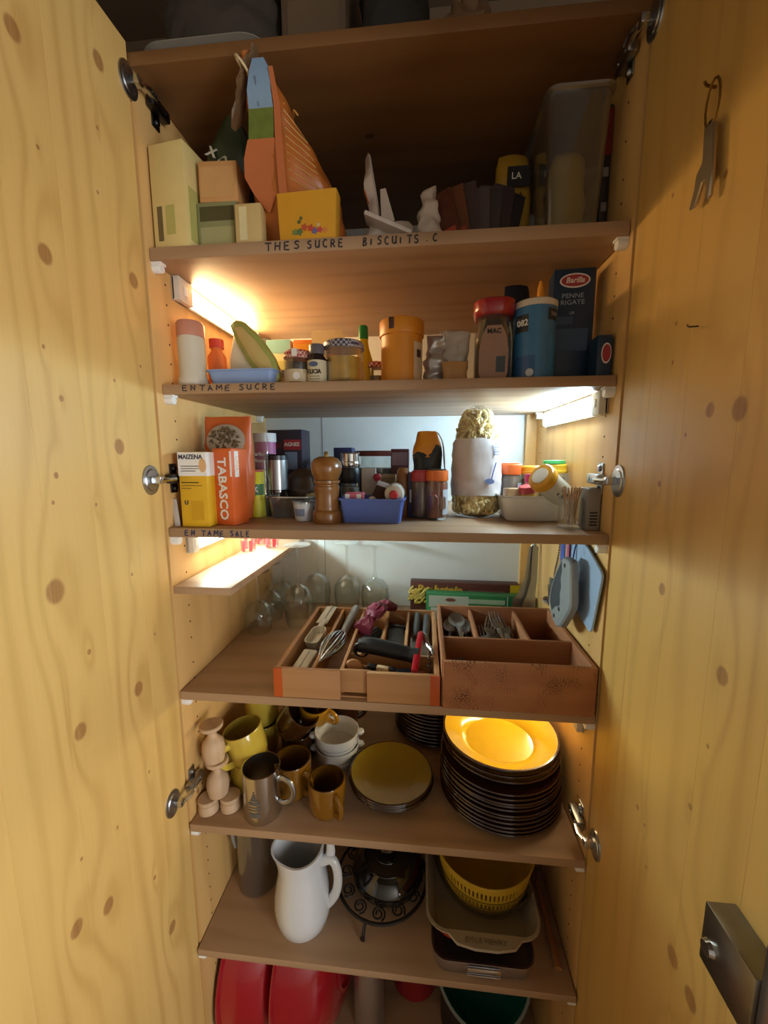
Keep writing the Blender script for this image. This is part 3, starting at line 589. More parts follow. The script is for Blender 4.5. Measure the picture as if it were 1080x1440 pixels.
G().lathe([(0, 0), (.0345, 0), (.0345, .078), (0, .078)], 40).build('body', om, t)
l = G().lathe([(.0345, .076), (.0368, .076), (.0372, .078), (.0372, .098), (.036, .100), (0, .100)], 40).build('lid', om, t)
G().b2(-0.019, -0.010, -0.0362, -0.0325, .082, .099, .0008).build('lid_print', M_('brown_label', '4a2c1c'), l)
G().lathe([(.0348, .002), (.0348, .064)], 10, arc=(R(-52), R(-8))).build('paper_label', M_('tub_label', 'd9c0a0', .5), t)
G().lathe([(.0351, .040), (.0351, .052)], 6, arc=(R(-42), R(-24))).build('label_line', M_('brown_label', '4a2c1c'), t)
foil = M_('silver_foil', 'c3bfba', .28, var=.15, scale=60, metal=.5)
pouch('foil_bag', 'crumpled silver foil packet beside the orange tub', 'packet', lerp([(0, .019, .013), (.5, .020, .013), (.62, .015, .010), (.8, .018, .006), (1, .019, .002)]), 0.082, (0.092, 0.086, Z3), foil, amp=0.009, seed=21, freq=75)
pouch('paper_packet', 'taller white folded packet behind the brown sachet', 'packet', lerp([(0, .022, .014), (.5, .024, .014), (.8, .025, .008), (1, .026, .002)]), 0.094, (0.124, 0.105, Z3), M_('white_packet', 'cdc4b4', .35, var=.12), amp=0.008, seed=24, freq=70)
pouch('brown_sachet', 'small brown paper sachet in front of the white packet', 'sachet', lerp([(0, .019, .009), (.6, .020, .009), (1, .021, .004)]), 0.033, (0.124, 0.058, Z3), M_('kraft', 'b98c58', .6), amp=0.004, seed=27)
# coffee jar
t = thing('coffee_jar', 'glass coffee jar with red lid and oval paper label', 'jar', (0.186, 0.070, Z3), -6)
def sq(w, r, z): return rrect(w, w, r, 5, z)
G().loft([sq(.056, .018, 0), sq(.060, .02, .004), sq(.060, .02, .070), sq(.050, .02, .098), sq(.050, .02, .106), sq(.047, .018, .106), sq(.047, .018, .098), sq(.057, .018, .07), sq(.057, .018, .006)]).build('glass', CLEAR, t)
G().loft([sq(.055, .018, .007), sq(.0555, .018, .012), sq(.0555, .018, .064), sq(.047, .017, .094)]).build('coffee', M_('coffee', '3a241a', .8, var=.4, scale=300), t)
G().loft([sq(.058, .022, .101), sq(.062, .024, .103), sq(.066, .025, .112), sq(.064, .025, .124), sq(.058, .022, .126)]).build('lid', M_('coffee_red', '9c1c22', .28, coat=.5), t)
lp = [(-.019, .002), (.019, .002), (.022, .012), (.0225, .045), (.018, .070), (.011, .083), (-.011, .083), (-.018, .070), (-.0225, .045), (-.022, .012)]
G().prism(lp, .0008, MX((0, -0.0306, 0.0), (PI/2, 0, 0))).build('paper_label', M_('coffee_label', '9c7a68', .5), t)
lettering(t, 'MAC', .010, M_('ink_dark', '241a10'), (0, -0.0318, .074), bold=.0003)
G().b2(.004, .018, -0.0320, -0.0312, .012, .036).build('label_block', M_('label_dark', '3f4a54'), t)
# blue can
bl = M_('can_blue', '3f78a8', .35, var=.12); 
t = thing('drink_can', 'large light-blue cardboard can with white plastic lid', 'can', (0.250, 0.066, Z3))
G().lathe([(0, 0), (.0325, 0), (.0325, .116), (0, .116)], 44).build('body', bl, t)
G().lathe([(.0325, .110), (.0338, .110), (.0338, .119), (.031, .121), (.0, .1205)], 44).build('lid', M_('cream_lid', 'd8cfc0', .35), t)
for a0, a1, z0, z1, c in ((198, 240, .072, .098, '2a3038'), (292, 330, .088, .106, '28323e'), (196, 262, .0, .036, '355f92'), (300, 344, .0, .07, '4a88b8')):
    G().lathe([(.0327, z0), (.0327, z1)], 14, arc=(R(a0), R(a1))).build('printed_panel', M_('can_'+c, c, .35), t)
lettering(t, '082', .013, PAPER_W, (-0.0240, -0.0232, .085), (PI/2, 0, R(-45)), bold=.0003)
lettering(t, 'NIX', .008, M_('grey_print', '8c8884'), (0.0225, -0.0247, .097), (PI/2, 0, R(42)), bold=.0003)
G().lathe([(0, .0006), (.006, .0006), (.006, 0)], 20, MX((-0.012, -0.0308, .010), (PI/2, 0, R(-21)))).build('seal', M_('seal_white', 'c9d2d6'), t)
c = thing('cone_nozzle', 'orange pointed nozzle standing on the blue can', 'nozzle', (0.257, 0.066, Z3+.1215))
G().lathe([(0, 0), (.0062, 0), (.0058, .004), (.0045, .022), (.002, .033), (0, .034)], 16).build('cone', M_('amber', 'e39a34', .35), c)
G().lathe([(.0062, 0), (.0068, 0), (.0068, .002), (.006, .002)], 16).build('collar', M_('amber', 'e39a34', .35), c)
pouch('dark_packet', 'dark foil packet with pale corner behind the blue can', 'packet', lerp([(0, .026, .015), (.7, .027, .015), (.9, .024, .008), (1, .02, .002)]), 0.178, (0.235, 0.145, Z3), M_('navy_film', '1f2836', .35, var=.2), amp=.006, seed=31)
db = M_('navy_card', '1c3550', .45, var=.1); prt = M_('navy_print', '355070', .5)
t = carton('penne_box', 'tall dark-blue pasta box with red oval BARILLA badge', 'box', 0.064, 0.04, 0.176, (0.314, 0.098, Z3), -4, db, [('f', -.026, .05, .024, .085, prt), ('f', -.026, .092, .0, .104, prt)],
           [('PENNE', .010, -.002, .135, M_('pale_blue_ink', '9fb0c0'), 0, 1.1), ('RIGATE', .010, -.002, .125, M_('pale_blue_ink', '9fb0c0'), 0, 1.1), ('LIR', .006, -.002, .109, M_('pale_blue_ink', '9fb0c0'))])
def badge(t, x, y, z, k, rotx=PI/2, rz=0):
    M0 = MX((x, y, z), (rotx, 0, rz))
    b = G().lathe([(0, .0007), (.020*k, .0007), (.020*k, 0)], 32, M0, sy=.48).build('badge', M_('badge_white', 'e8e4e2'), t)
    G().lathe([(0, .0012), (.018*k, .0012), (.018*k, 0)], 32, M0, sy=.42).build('badge_red', M_('badge_red', 'a83a3e'), b)
badge(t, 0, -0.0203, .158, 1.15); lettering(t, 'Barilla', .0115, PAPER_W, (0, -.0218, .158), bold=.0002, shear=.2)
t = carton('sauce_box', 'short dark-blue box with upright red oval at right end', 'box', 0.022, 0.035, 0.060, (0.3455, 0.045, Z3), 0, db)
G().lathe([(0, .0007), (.010, .0007), (.010, 0)], 28, MX((0.002, -.0178, .034), (PI/2, 0, 0)), sx=.72, sy=1.5).build('badge', M_('badge_white', 'e8e4e2'), t)
G().lathe([(0, .0012), (.0085, .0012), (.0085, 0)], 28, MX((0.002, -.0178, .034), (PI/2, 0, 0)), sx=.7, sy=1.5).build('badge_red', M_('badge_red', 'a83a3e'), t)
# ------------------------------------------------------------ third shelf: opened savoury things (z 1.327)
Z4 = 1.3275
myel = M_('maize_yellow', 'd8a820', .5); inkd = M_('ink_dark', '241a10')
t = carton('starch_box', 'yellow and white cornflour box reading MAIZENA', 'box', 0.050, 0.042, 0.128, (-0.3165, 0.034, Z4), 0, myel,
           [('f', -.025, .088, .025, .128, PAPER_W), ('r', -.021, .088, .021, .128, PAPER_W), ('f', -.021, .076, .010, .0775, inkd), ('f', -.021, .066, -.004, .0675, M_('ink_ochre', '8a6a1c')), ('f', -.021, .071, .016, .0722, M_('ink_ochre', '8a6a1c')), ('f', -.006, .012, .016, .045, M_('ochre_panel', 'c99818')), ('f', -.020, .104, .012, .1052, M_('grey_print', '8c8884')), ('f', -.020, .100, .012, .1012, M_('grey_print', '8c8884')), ('f', -.020, .096, .006, .0972, M_('grey_print', '8c8884'))],
           [('MAIZENA', .0105, -.002, .120, M_('maize_ink', '3c3a4a'), 0, .95, .0003), ('U', .010, -.014, .042, M_('maize_ink', '3c3a4a'), 0, 1, .0003)])
G().lathe([(0, .0007), (.0065, .0007), (.0065, 0)], 20, MX((.019, -.0213, .106), (PI/2, 0, 0)), sy=1.8).build('printed_corn', M_('corn_print', 'dcae7a'), t)
tor = M_('tabasco_orange', 'd8642a', .45)
t = carton('sauce_carton', 'bright orange carton with tall white letters TABASCO', 'box', 0.040, 0.040, 0.134, (-0.2695, 0.054, Z4), -14, tor, [('r', -.012, .085, -.002, .130, PAPER_W), ('f', .0165, .086, .0195, .130, PAPER_W)])
lettering(t, 'TABASCO', .024, PAPER_W, (-.001, -.0208, .064), (PI/2, R(90), 0), sx=1.02, bold=.0006)
lettering(t, 'UNA', .011, M_('peach_ink', 'e8c8a8'), (.0208, -.007, .108), (PI/2, R(90), PI/2), sx=1.1, bold=.0003)
tag(G().box((0, 0, .024), (.010, .002, .048), .0004, MX((0, 0, 0), (R(-8), R(-10), 0))).build('folded_leaflet', M_('grey_paper', 'b8b0a8', .6), None, (-0.352, 0.016, Z4)), 'folded grey paper leaflet leaning at the far left corner', 'leaflet')
sd = thing('seed_bag', 'orange bag of sunflower seeds behind the orange carton', 'bag', (-0.300, 0.115, Z4))
pouch('bag_body', '', '', lerp([(0, .040, .022), (.5, .048, .024), (.88, .046, .012), (1, .046, .003)]), 0.196, None, M_('seed_orange', 'c8622c', .35, var=.12), amp=.004, seed=41, as_part=sd)
G().lathe([(0, .003), (.030, .002), (.038, 0)], 28, MX((.006, -.0235, .150), (PI/2-.12, 0, 0)), sy=.8).build('window_rim', M_('seed_white', 'a89c8c', .45), sd)
g = G()
for k in range(110):
    a = random.uniform(0, 2*PI); rr = .030*math.sqrt(random.random()); g.box((0, 0, 0), (.005, .0022, .002), 0, MX((.006+rr*math.cos(a), -.0270-random.random()*.0008, .150+rr*.8*math.sin(a)), (random.random()*3, random.random()*3, random.random()*3)))
o = g.build('seeds', M_('seed_grain', '6a5638', .7, var=.3), sd, smooth=False); o['kind'] = 'stuff'
pouch('clear_bag', 'crinkled clear bag stuffed behind the seed bag', 'bag', lerp([(0, .028, .012), (.7, .028, .012), (1, .022, .003)]), 0.185, (-0.262, 0.145, Z4), FILM, amp=.008, seed=44)
t = bottle('salt_tube', 'pink tube with white cap standing behind the yellow-green tube', 'tube', [(0, 0), (.022, 0), (.022, .150), (0, .150)], (-0.258, 0.190, Z4), M_('pink_tube', 'a85a88', .45), [(0, .150), (.0235, .150), (.0235, .168), (0, .169)], M_('cap_white', 'cfd0d0'))
for s_, z in (('Parfum', .125), ('Rose', .112)): lettering(t, s_, .011, PAPER_W, (-.004, -.0226, z), bold=.0002)
G().lathe([(.0222, .070), (.0222, .092)], 20, arc=(R(200), R(340))).build('printed_band', M_('band_white', 'd6d2d8'), t)
t = bottle('spice_tube', 'yellow tube with dark-green middle band behind the TABASCO carton', 'tube', [(0, 0), (.0175, 0), (.0175, .092), (.016, .094), (0, .094)], (-0.262, 0.145, Z4), M_('acid_yellow', 'c9c010', .45))
G().lathe([(.0177, .044), (.0177, .066)], 20, arc=(R(200), R(350))).build('printed_band', M_('band_green', '2f6a34'), t); lettering(t, 'K', .014, PAPER_W, (.006, -.0182, .055), (PI/2, 0, R(10)), bold=.0004)
G().lathe([(.0177, .090), (.0177, .094)], 20, arc=(R(200), R(350))).build('red_band', M_('band_red', 'a8323a'), t)
t = thing('steel_grinder', 'slim steel spice grinder with dark collar', 'grinder', (-0.226, 0.170, Z4))
G().lathe([(0, 0), (.022, 0), (.0225, .002), (.0225, .052), (0, .052)], 32).build('base', glass('smoked_plastic', '5a544e', .08, .4, .2), t)
G().lathe([(0, .053), (.0215, .053), (.0215, .113), (0, .113)], 32).build('sleeve', STEEL, t)
G().lathe([(0, .113), (.0225, .113), (.0225, .122), (.020, .125), (0, .125)], 32).build('collar', DARKMETAL, t)
t = carton('pulse_packet', 'dark packet with red panel reading AGNES at the back', 'packet', .085, .05, .180, (-0.243, 0.30, Z4), -6, M_('aubergine_card', '332c3c', .5), [('f', -.002, .135, .040, .158, M_('agnes_red', 'b0323a')), ('f', -.040, .138, -.008, .150, M_('agnes_dark', '6a2430')), ('f', .0, .09, .03, .13, M_('agnes_blue', '7f9cb8'))], [('AGNES', .012, .018, .147, PAPER_W, 0, 1, .0003)])
pouch('lentil_bag', 'clear bag of brown lentils behind the pepper mill', 'bag', lerp([(0, .034, .03), (.5, .040, .033), (.85, .03, .02), (1, .012, .006)]), 0.095, (-0.190, 0.225, Z4), M_('lentil_film', '4a3524', .3, var=.35, scale=120), amp=.006, seed=48)
G_ = thing('plastic_punnet', 'low clear plastic punnet behind the white cup', 'punnet', (-0.185, 0.155, Z4))
G().loft([rrect(.078, .07, .01, 3, .0005), rrect(.088, .08, .012, 3, .042), rrect(.086, .078, .011, 3, .042), rrect(.076, .068, .009, 3, .002)]).build('tub', PLCLEAR, G_)
G().loft([rrect(.088, .08, .012, 3, .040), rrect(.096, .088, .014, 3, .041), rrect(.096, .088, .014, 3, .043), rrect(.088, .08, .012, 3, .043)], cap=False).build('rim', glass('frosted_plastic', 'c8ccca', .3, .5, .3), G_)
t = thing('yoghurt_cup', 'little white tapered cup with clear lid beside the pepper mill', 'cup', (-0.150, 0.098, Z4))
G().lathe([(0, .0005), (.0155, .0005), (.0165, .002), (.020, .034), (.0195, .035), (.016, .004), (0, .003)], 32).build('cup_body', M_('cup_white', 'c9cdd2', .4), t)
G().lathe([(.0195, .033), (.0225, .033), (.0225, .037), (.020, .0385), (0, .0385)], 32).build('lid', PLCLEAR, t)
G().lathe([(.0178, .010), (.0192, .024)], 12, arc=(R(225), R(290))).build('printed_panel', M_('cup_print', '7f8aa8'), t)
# turned pepper mill
t = thing('pepper_mill', 'turned brown wooden pepper mill with round head', 'pepper mill', (-0.101, 0.082, Z4))
PM = wood('mill_wood', '8a5a28', '5a3414', 'x', 'z', 50, (), .22, .4, .0, coat=.5)
G().lathe([(0, 0), (.0265, 0), (.027, .002), (.027, .018), (.0255, .022), (.023, .024), (.0235, .026), (.0225, .030), (.0215, .045), (.0225, .058), (.0235, .061), (.0235, .066), (.021, .068), (.021, .070), (.024, .073), (.024, .0775), (0, .0775)], 40).build('mill_body', PM, t)
h_ = G().lathe([(0, .0782), (.0215, .0782), (.0225, .081), (.0262, .089), (.0285, .098), (.0272, .108), (.022, .116), (.013, .120), (0, .1205)], 40).build('mill_head', PM, t)
G().lathe([(0, .120), (.004, .120), (.0045, .123), (.003, .1245), (.0045, .1275), (.003, .129), (0, .129)], 16).build('nut', M_('brass', 'b89a5a', .3, metal=1.0), h_)
# blue basket with small goods
t = thing('blue_basket', 'blue rectangular plastic basket at the front edge', 'basket', (-0.018, 0.105, Z4)); bb = M_('basket_blue', '5a72c0', .4)
G().loft([rrect(.104, .062, .007, 4, .0005), rrect(.116, .074, .009, 4, .042), rrect(.122, .080, .010, 4, .0425), rrect(.122, .080, .010, 4, .0450), rrect(.112, .070, .008, 4, .0450), rrect(.100, .058, .006, 4, .002)]).build('basket_shell', bb, t)
t = carton('stock_cube_box', 'pink and white gingham packet sticking out of the blue basket', 'packet', .034, .024, .012, (-0.050, 0.090, Z4+.0425), 3, RGP if False else M_('pink_check', 'c8687c', .5), [('f', -.017, .002, -.009, .010, PAPER_W), ('f', .004, .002, .012, .010, PAPER_W)])
t = thing('soup_sachet', 'dark brown sachet with white top lying over the blue basket', 'sachet', (-0.008, 0.108, Z4+.025), rot=(R(-30), R(18), R(-8)))
G().box((0, 0, .02), (.044, .006, .055), .002).build('packet', M_('sachet_brown', '4a3430', .35, var=.4, scale=80), t); G().box((0, 0, .045), (.0445, .0066, .012), .002).build('white_top', M_('sachet_white', 'c9cbd2', .4), t)
t = thing('squeeze_bottle', 'white squeeze bottle lying with its red nozzle towards the front', 'bottle', (0.022, 0.078, Z4+.052), rot=(R(90), 0, 0))
G().lathe([(0, -.075), (.016, -.075), (.018, -.07), (.018, -.012), (.016, -.004), (.008, 0), (0, 0)], 32).build('bottle_body', M_('bottle_white', 'd0cabc', .4), t)
G().lathe([(0, 0), (.0078, 0), (.0078, .006), (.006, .010), (0, .010)], 24).build('nozzle', M_('nozzle_red', 'c0242a', .35), t)
tag(G().lathe([(0, 0), (.006, 0), (.009, .006), (.008, .03), (.004, .036), (0, .036)], 18).build('garlic_clove', M_('clove', 'cfc8bc', .5), None, (-0.008, 0.092, Z4+.014), (R(12), R(-20), 0)), 'small pale clove in the middle of the blue basket', 'garlic')
# rear row
carton('salt_box', 'dark blue box standing at the back behind the mill', 'box', .045, .05, .140, (-0.122, 0.36, Z4), 0, M_('deep_blue', '26305a', .45), [('f', -.02, .02, .02, .05, M_('deep_blue2', '313d6a'))])
t = jar('salt_mill', 'glass salt mill with chrome cap and black collar behind the basket', 'grinder', .021, .128, (-0.085, 0.235, Z4), CHROME, M_('coarse_salt', '8a8480', .6, var=.4, scale=200), .5, .030, neck=.95)
G().lathe([(.0215, .062), (.0225, .064), (.0225, .090), (.0205, .096)], 28).build('collar', BLACK_PL, t)
redl = M_('oxblood_lid', '5e211c', .35)
t = jar('storage_jar', 'wide clear storage jar with flat oxblood lid at the back', 'jar', .055, .132, (-0.030, 0.30, Z4), redl, M_('jar_fill', '4a342a', .6, var=.5, scale=90), .75, .012, lidr=.0565)
carton('spice_packet', 'small white packet with a red round fruit picture', 'packet', .030, .012, .095, (-0.040, 0.205, Z4), 0, M_('packet_grey', 'b8b4ae', .5), [('f', -.013, .01, .013, .03, M_('grey_print', '8c8884'))])
tag(G().lathe([(0, -.009), (.006, -.007), (.009, 0), (.0085, .004), (.005, .0075), (0, .007)], 24).build('tomato', M_('tomato_red', '9c2430', .3), None, (-0.018, 0.168, Z4+.078)), 'small red tomato-shaped sauce pot above the soup sachet', 'tomato')
carton('cream_packet', 'small beige packet with fine print beside the red pot', 'packet', .034, .012, .082, (0.000, 0.212, Z4), -4, M_('beige_packet', 'a08a6a', .5), [('f', -.014, .058, .014, .076, M_('beige_print', '8a7658'))])
t = bottle('syrup_flask', 'slim amber plastic flask beside the pouch', 'bottle', [(0, 0), (.017, 0), (.018, .004), (.018, .05), (.014, .075), (.0125, .090), (.008, .097), (0, .098)], (0.034, 0.172, Z4), M_('amber_film', '8a5a34', .25, var=.3), None)
carton('cracker_box', 'maroon and pale lettered box behind the amber flask', 'box', .040, .03, .135, (0.022, 0.27, Z4), 0, M_('maroon_card', '5a2a30', .5), [('f', -.017, .10, .017, .128, M_('mauve_print', '8a7480'))])
pz = thing('coffee_pouch', 'orange-topped black pouch leaning open behind the spice jars', 'pouch', (0.082, 0.20, Z4))
pouch('pouch_body', '', '', lerp([(0, .022, .016), (.5, .028, .02), (.74, .030, .018), (1, .020, .004)]), 0.168, None, M_('pouch_black', '1c2226', .35, var=.2), amp=.003, seed=52, as_part=pz)
pouch('pouch_top', '', '', lerp([(0, .0305, .0185), (.4, .029, .015), (1, .0185, .005)]), 0.052, None, M_('pouch_orange', 'd8881c', .35, var=.12), amp=.003, seed=53, as_part=pz).location = (0, 0, .118)
G().tube([(.020, .002, .168), (.030, .002, .15), (.034, .002, .12), (.036, .002, .09)], [.003, .005, .006, .004], 8, flat=.3).build('foil_edge', M_('foil_tan', 'a8855c', .3), pz)
carton('blue_white_box', 'narrow blue and white carton between basket and spice jars', 'box', .018, .02, .088, (0.054, 0.160, Z4), 0, M_('navy_white', '34406a', .5), [('f', -.006, .03, .002, .055, PAPER_W)])
def spice(label, x, y, z, lidc, fillc, sc=1.0, labelc=None, rot=None):
    t = thing('spice_jar', label, 'jar', (x, y, z), 0, 'spice jars', rot); r = .0205*sc; h = .094*sc
    G().lathe([(0, .0005), (r*.92, .0005), (r, .004), (r, h*.72), (r*.9, h*.80), (r*.9, h*.82), (r*.84, h*.82), (r*.93, h*.71), (r*.93, .005), (0, .004)], 28).build('glass', CLEAR, t)
    G().lathe([(0, .005), (r*.88, .005), (r*.92, .008), (r*.92, h*.70), (r*.82, h*.78), (0, h*.78)], 24).build('spice', M_('spice_'+fillc, fillc, .75, var=.3, scale=250), t)
    l = G().lathe([(r*.9, h*.79), (r*1.0, h*.79), (r*1.02, h*.80), (r*1.0, h*.985), (r*.9, h), (0, h)], 28).build('lid', M_('lid_'+lidc, lidc, .4), t)
    G().lathe([(0, h*1.001), (r*.85, h*1.001), (r*.85, h*1.02), (0, h*1.02)], 24).build('flip_top', M_('flip_'+lidc, '3a3230' if lidc == 'e0702c' else lidc, .4), l)
    if labelc: G().lathe([(r*1.01, h*.12), (r*1.01, h*.62)], 14, arc=(R(300), R(352))).build('paper_label', M_('label_'+labelc, labelc, .5), t)
    return t
s1 = spice('spice jar of paprika with bright orange lid, front of the pouch', 0.1005, 0.132, Z4, 'e0702c', '8a4226', labelc='b8bcc4')
G().tube([(-.010, -.0195, .052), (-.002, -.0212, .048), (.001, -.0212, .038), (-.004, -.021, .026), (-.013, -.017, .018)], [.003, .004, .004, .003, .001], 8, flat=.25).build('pepper_print', M_('pepper_print', '8a2a22', .4), s1)
for k in range(5): G().b2(.006+.0022*k, .0072+.0022*k, -.0205+.0011*k, -.0180+.0011*k, .022, .046-.002*(k % 3)).build('printed_text', M_('spice_print', 'b89a88'), s1, smooth=False)
spice('spice jar with dull red lid, left of the orange-lidded paprika', 0.070, 0.150, Z4, 'b03438', '7a5644', sc=.97)
# macaroni bag
t = thing('macaroni_bag', 'tall clear bag of macaroni wrapped in a white paper band', 'pasta bag', (0.180, 0.190, Z4))
mp = lerp([(0, .038, .034), (.05, .045, .040), (.3, .047, .041), (.6, .046, .041), (.8, .040, .036), (.93, .028, .025), (1, .010, .008)])
pouch('film', '', '', mp, 0.218, None, FILM, amp=.004, seed=60, as_part=t, n=36, m=26, sup=2.2)
pouch('pasta_core', '', '', lerp([(0, .026, .022), (.06, .034, .029), (.6, .035, .030), (.82, .027, .023), (1, .012, .010)]), 0.200, None, M_('pasta_deep', 'd8bc78', .5, var=.4, scale=140), amp=.003, seed=61, as_part=t, sup=2.2).location = (0, 0, .003)
el = G()
def elbow(M):
    el.tube([(.0062*math.cos(R(a)), .0062*math.sin(R(a)), 0) for a in (0, 45, 90, 135, 180)], .0029, 6, M=M, sm=False)
for k in range(430):
    tt = random.choice((random.uniform(.055, .24), random.uniform(.66, .94))); a, b = mp(tt); th = random.uniform(0, 2*PI) if tt > .9 else random.uniform(PI*.9, 2.1*PI)
    p = ((a-.0065)*math.cos(th), (b-.0065)*math.sin(th), tt*.218)
    elbow(MX(p, (random.uniform(0, 6), random.uniform(0, 6), random.uniform(0, 6))))
o = el.build('macaroni', M_('macaroni', 'f0dca0', .45, var=.12), t); o['kind'] = 'stuff'
rings = []
for j in range(15):
    tt = .20+.50*j/14; a, b = mp(tt); ring = []
    for i in range(40):
        th = 2*PI*i/40; c_, s_ = math.cos(th), math.sin(th); d = noise.noise(Vector((c_*2, s_*2, tt*22)))*.0034+.0028
        wv = .005*noise.noise(Vector((c_*1.5, s_*1.5, j*.02+5))) if j in (0, 14) else 0
        ring.append(((a+d)*math.copysign(abs(c_)**.91, c_), (b+d)*math.copysign(abs(s_)**.91, s_), tt*.218+wv))
    rings.append(ring)
G().loft(rings, cap=False).build('paper_band', M_('band_paper', 'd2c8c4', .45, var=.06), t, ang=60)
for k in range(7): G().b2(.028, .037, -.0405-.0008, -.0385, .122+.0032*k, .1235+.0032*k).build('barcode_bar', M_('bar_blue', '5a6ab0'), t, smooth=False)
G().tube([(.032, -.0405, .108), (.027, -.0425, .09), (.022, -.0445, .068)], .0012, 5).build('printed_line', M_('bar_blue', '5a6ab0'), t)
G().lathe([(0, .0006), (.009, .0006), (.009, 0)], 18, MX((.020, -.0455, .072), (PI/2, 0, 0)), sy=.6).build('printed_emblem', M_('emblem_blue', '7f9ad0'), t)
G().lathe([(0.006+.0022*math.cos(a*PI/4), .0022*math.sin(a*PI/4)) for a in range(9)], 16, MX((-.004, -.002, .2125), (R(30), 0, 0))).build('tie', FILM, t)
# white dish with jars
t = thing('enamel_dish', 'white enamel dish full of little jars', 'dish', (0.280, 0.165, Z4)); ew = M_('enamel_white', 'e6e4de', .2, coat=.5)
G().loft([rrect(.098, .094, .014, 5, .0005), rrect(.108, .104, .017, 5, .006), rrect(.122, .118, .020, 5, .044), rrect(.130, .126, .022, 5, .0465), rrect(.130, .126, .022, 5, .0485), rrect(.120, .116, .019, 5, .0465), rrect(.106, .102, .016, 5, .008), rrect(.094, .090, .012, 5, .003)]).build('dish_shell', ew, t)
spice('orange-lidded spice jar standing at the left of white dish', 0.251, 0.205, Z4+.005, 'd8642a', '8a7868', sc=1.05, labelc='c4c8d6')
musl = M_('mustard_lid', 'd89a1c', .38)
jar('mustard_jar', 'mustard jar with ochre lid at the back of the white dish', 'jar', .021, .096, (0.292, 0.205, Z4+.004), musl, M_('mustard', 'b88a20', .5), .9, .016, neck=1.0)
t = jar('mustard_jar', 'wide yellow-lidded jar at the back right of white dish', 'jar', .0215, .094, (0.3355, 0.200, Z4+.010), M_('yellow_lid', 'd8b02c', .38), M_('brown_relish', '7a4a20', .5, var=.4, scale=80), .9, .018, neck=1.0, band=(M_('relish_label', 'a8742c', .5), .02, .06, 200, 340))
lid_ = thing('green_lid', 'flat bright-green lid lying on the yellow-lidded jar', 'lid', (0.333, 0.198, Z4+.1045)); G().lathe([(0, 0), (.0205, 0), (.021, .002), (.0195, .0055), (0, .006)], 30).build('disc', M_('bright_green', '3fae5a', .4), lid_); G().lathe([(.0195, .0055), (.0205, .006), (.0195, .0065), (.0185, .006)], 30).build('lip', M_('bright_green', '3fae5a', .4), lid_)
bottle('paste_tube', 'magenta capped tube between the jars of the dish', 'tube', [(0, 0), (.009, 0), (.010, .05), (.008, .064), (0, .064)], (0.281, 0.168, Z4+.006), M_('paste_pink', 'c85a70', .4), [(0, .064), (.0105, .064), (.0105, .079), (0, .080)], M_('magenta_cap', 'b8245a', .35))
tj = jar('cream_jar', 'tilted white cream jar with ochre lid lying on the dish', 'jar', .0225, .070, (0.3255, 0.120, Z4+.048), musl, M_('white_cream', 'd2ccb8', .5), .9, .016, neck=1.02, rot=(R(28), R(-52), 0), glassm=M_('cream_glass', 'd6d2c0', .2))
for x, z, r in ((-.004, .020, .005), (.006, .028, .0045), (.004, .014, .004), (-.006, .032, .003)): G().lathe([(0, .0006), (r, .0006), (r, 0)], 14, MX((x, -.0226, z), (PI/2, 0, 0)), sy=.7).build('printed_leaf', M_('leaf_print', '5a4a44'), tj)
G().lathe([(0, .0705), (.015, .0705), (.015, .0715), (0, .0718)], 24).build('lid_disc', PAPER_W, tj)
bottle('stock_pot', 'small red capped pot at the front of the white dish', 'pot', [(0, 0), (.013, 0), (.0135, .020), (0, .020)], (0.268, 0.128, Z4+.034), M_('pot_yellow', 'c8a02c', .4), [(0, .020), (.0145, .020), (.0145, .030), (.013, .032), (0, .032)], M_('pot_red', 'b8343c', .35), rot=(R(10), R(-8), 0))
carton('stock_tub', 'little tan tub at the left front of the white dish', 'tub', .026, .024, .030, (0.240, 0.132, Z4+.030), 10, M_('tan_card', 'b08a62', .5), [('f', -.012, .002, .012, .012, M_('tan_pale', 'c9c2b4'))])
# toothpick glass
t = thing('toothpick_glass', 'clear glass tumbler holding toothpicks at the right front', 'glass', (0.3195, 0.054, Z4))
G().lathe([(0, .0005), (.0185, .0005), (.0195, .003), (.0195, .052), (.018, .052), (.0178, .007), (0, .006)], 32).build('tumbler', CLEAR, t)
for k in range(16):
    a = 2*PI*k/16; r0 = .004+.007*random.random(); r1 = .010+.006*random.random(); aa = a+random.uniform(.6, 2.6)
    o = G().tube([(r0*math.cos(aa), r0*math.sin(aa), .008), (r1*math.cos(a), r1*math.sin(a), .066+.006*random.random())], .0011, 6).build('toothpick', M_('pick_wood', 'b08a66', .6), None, (0.3195, 0.054, Z4)); tag(o, 'thin wooden toothpick in the tumbler at the right front', 'toothpick', 'toothpicks in the tumbler')
t = carton('match_box', 'grey carton with dark printed lines at the far right', 'box', .020, .036, .068, (0.3485, 0.052, Z4), 0, M_('grey_carton', '8d857c', .55), [('f', -.006, .008+.005*k, .006, .0105+.005*k, M_('ink_dark', '241a10')) for k in range(5)])
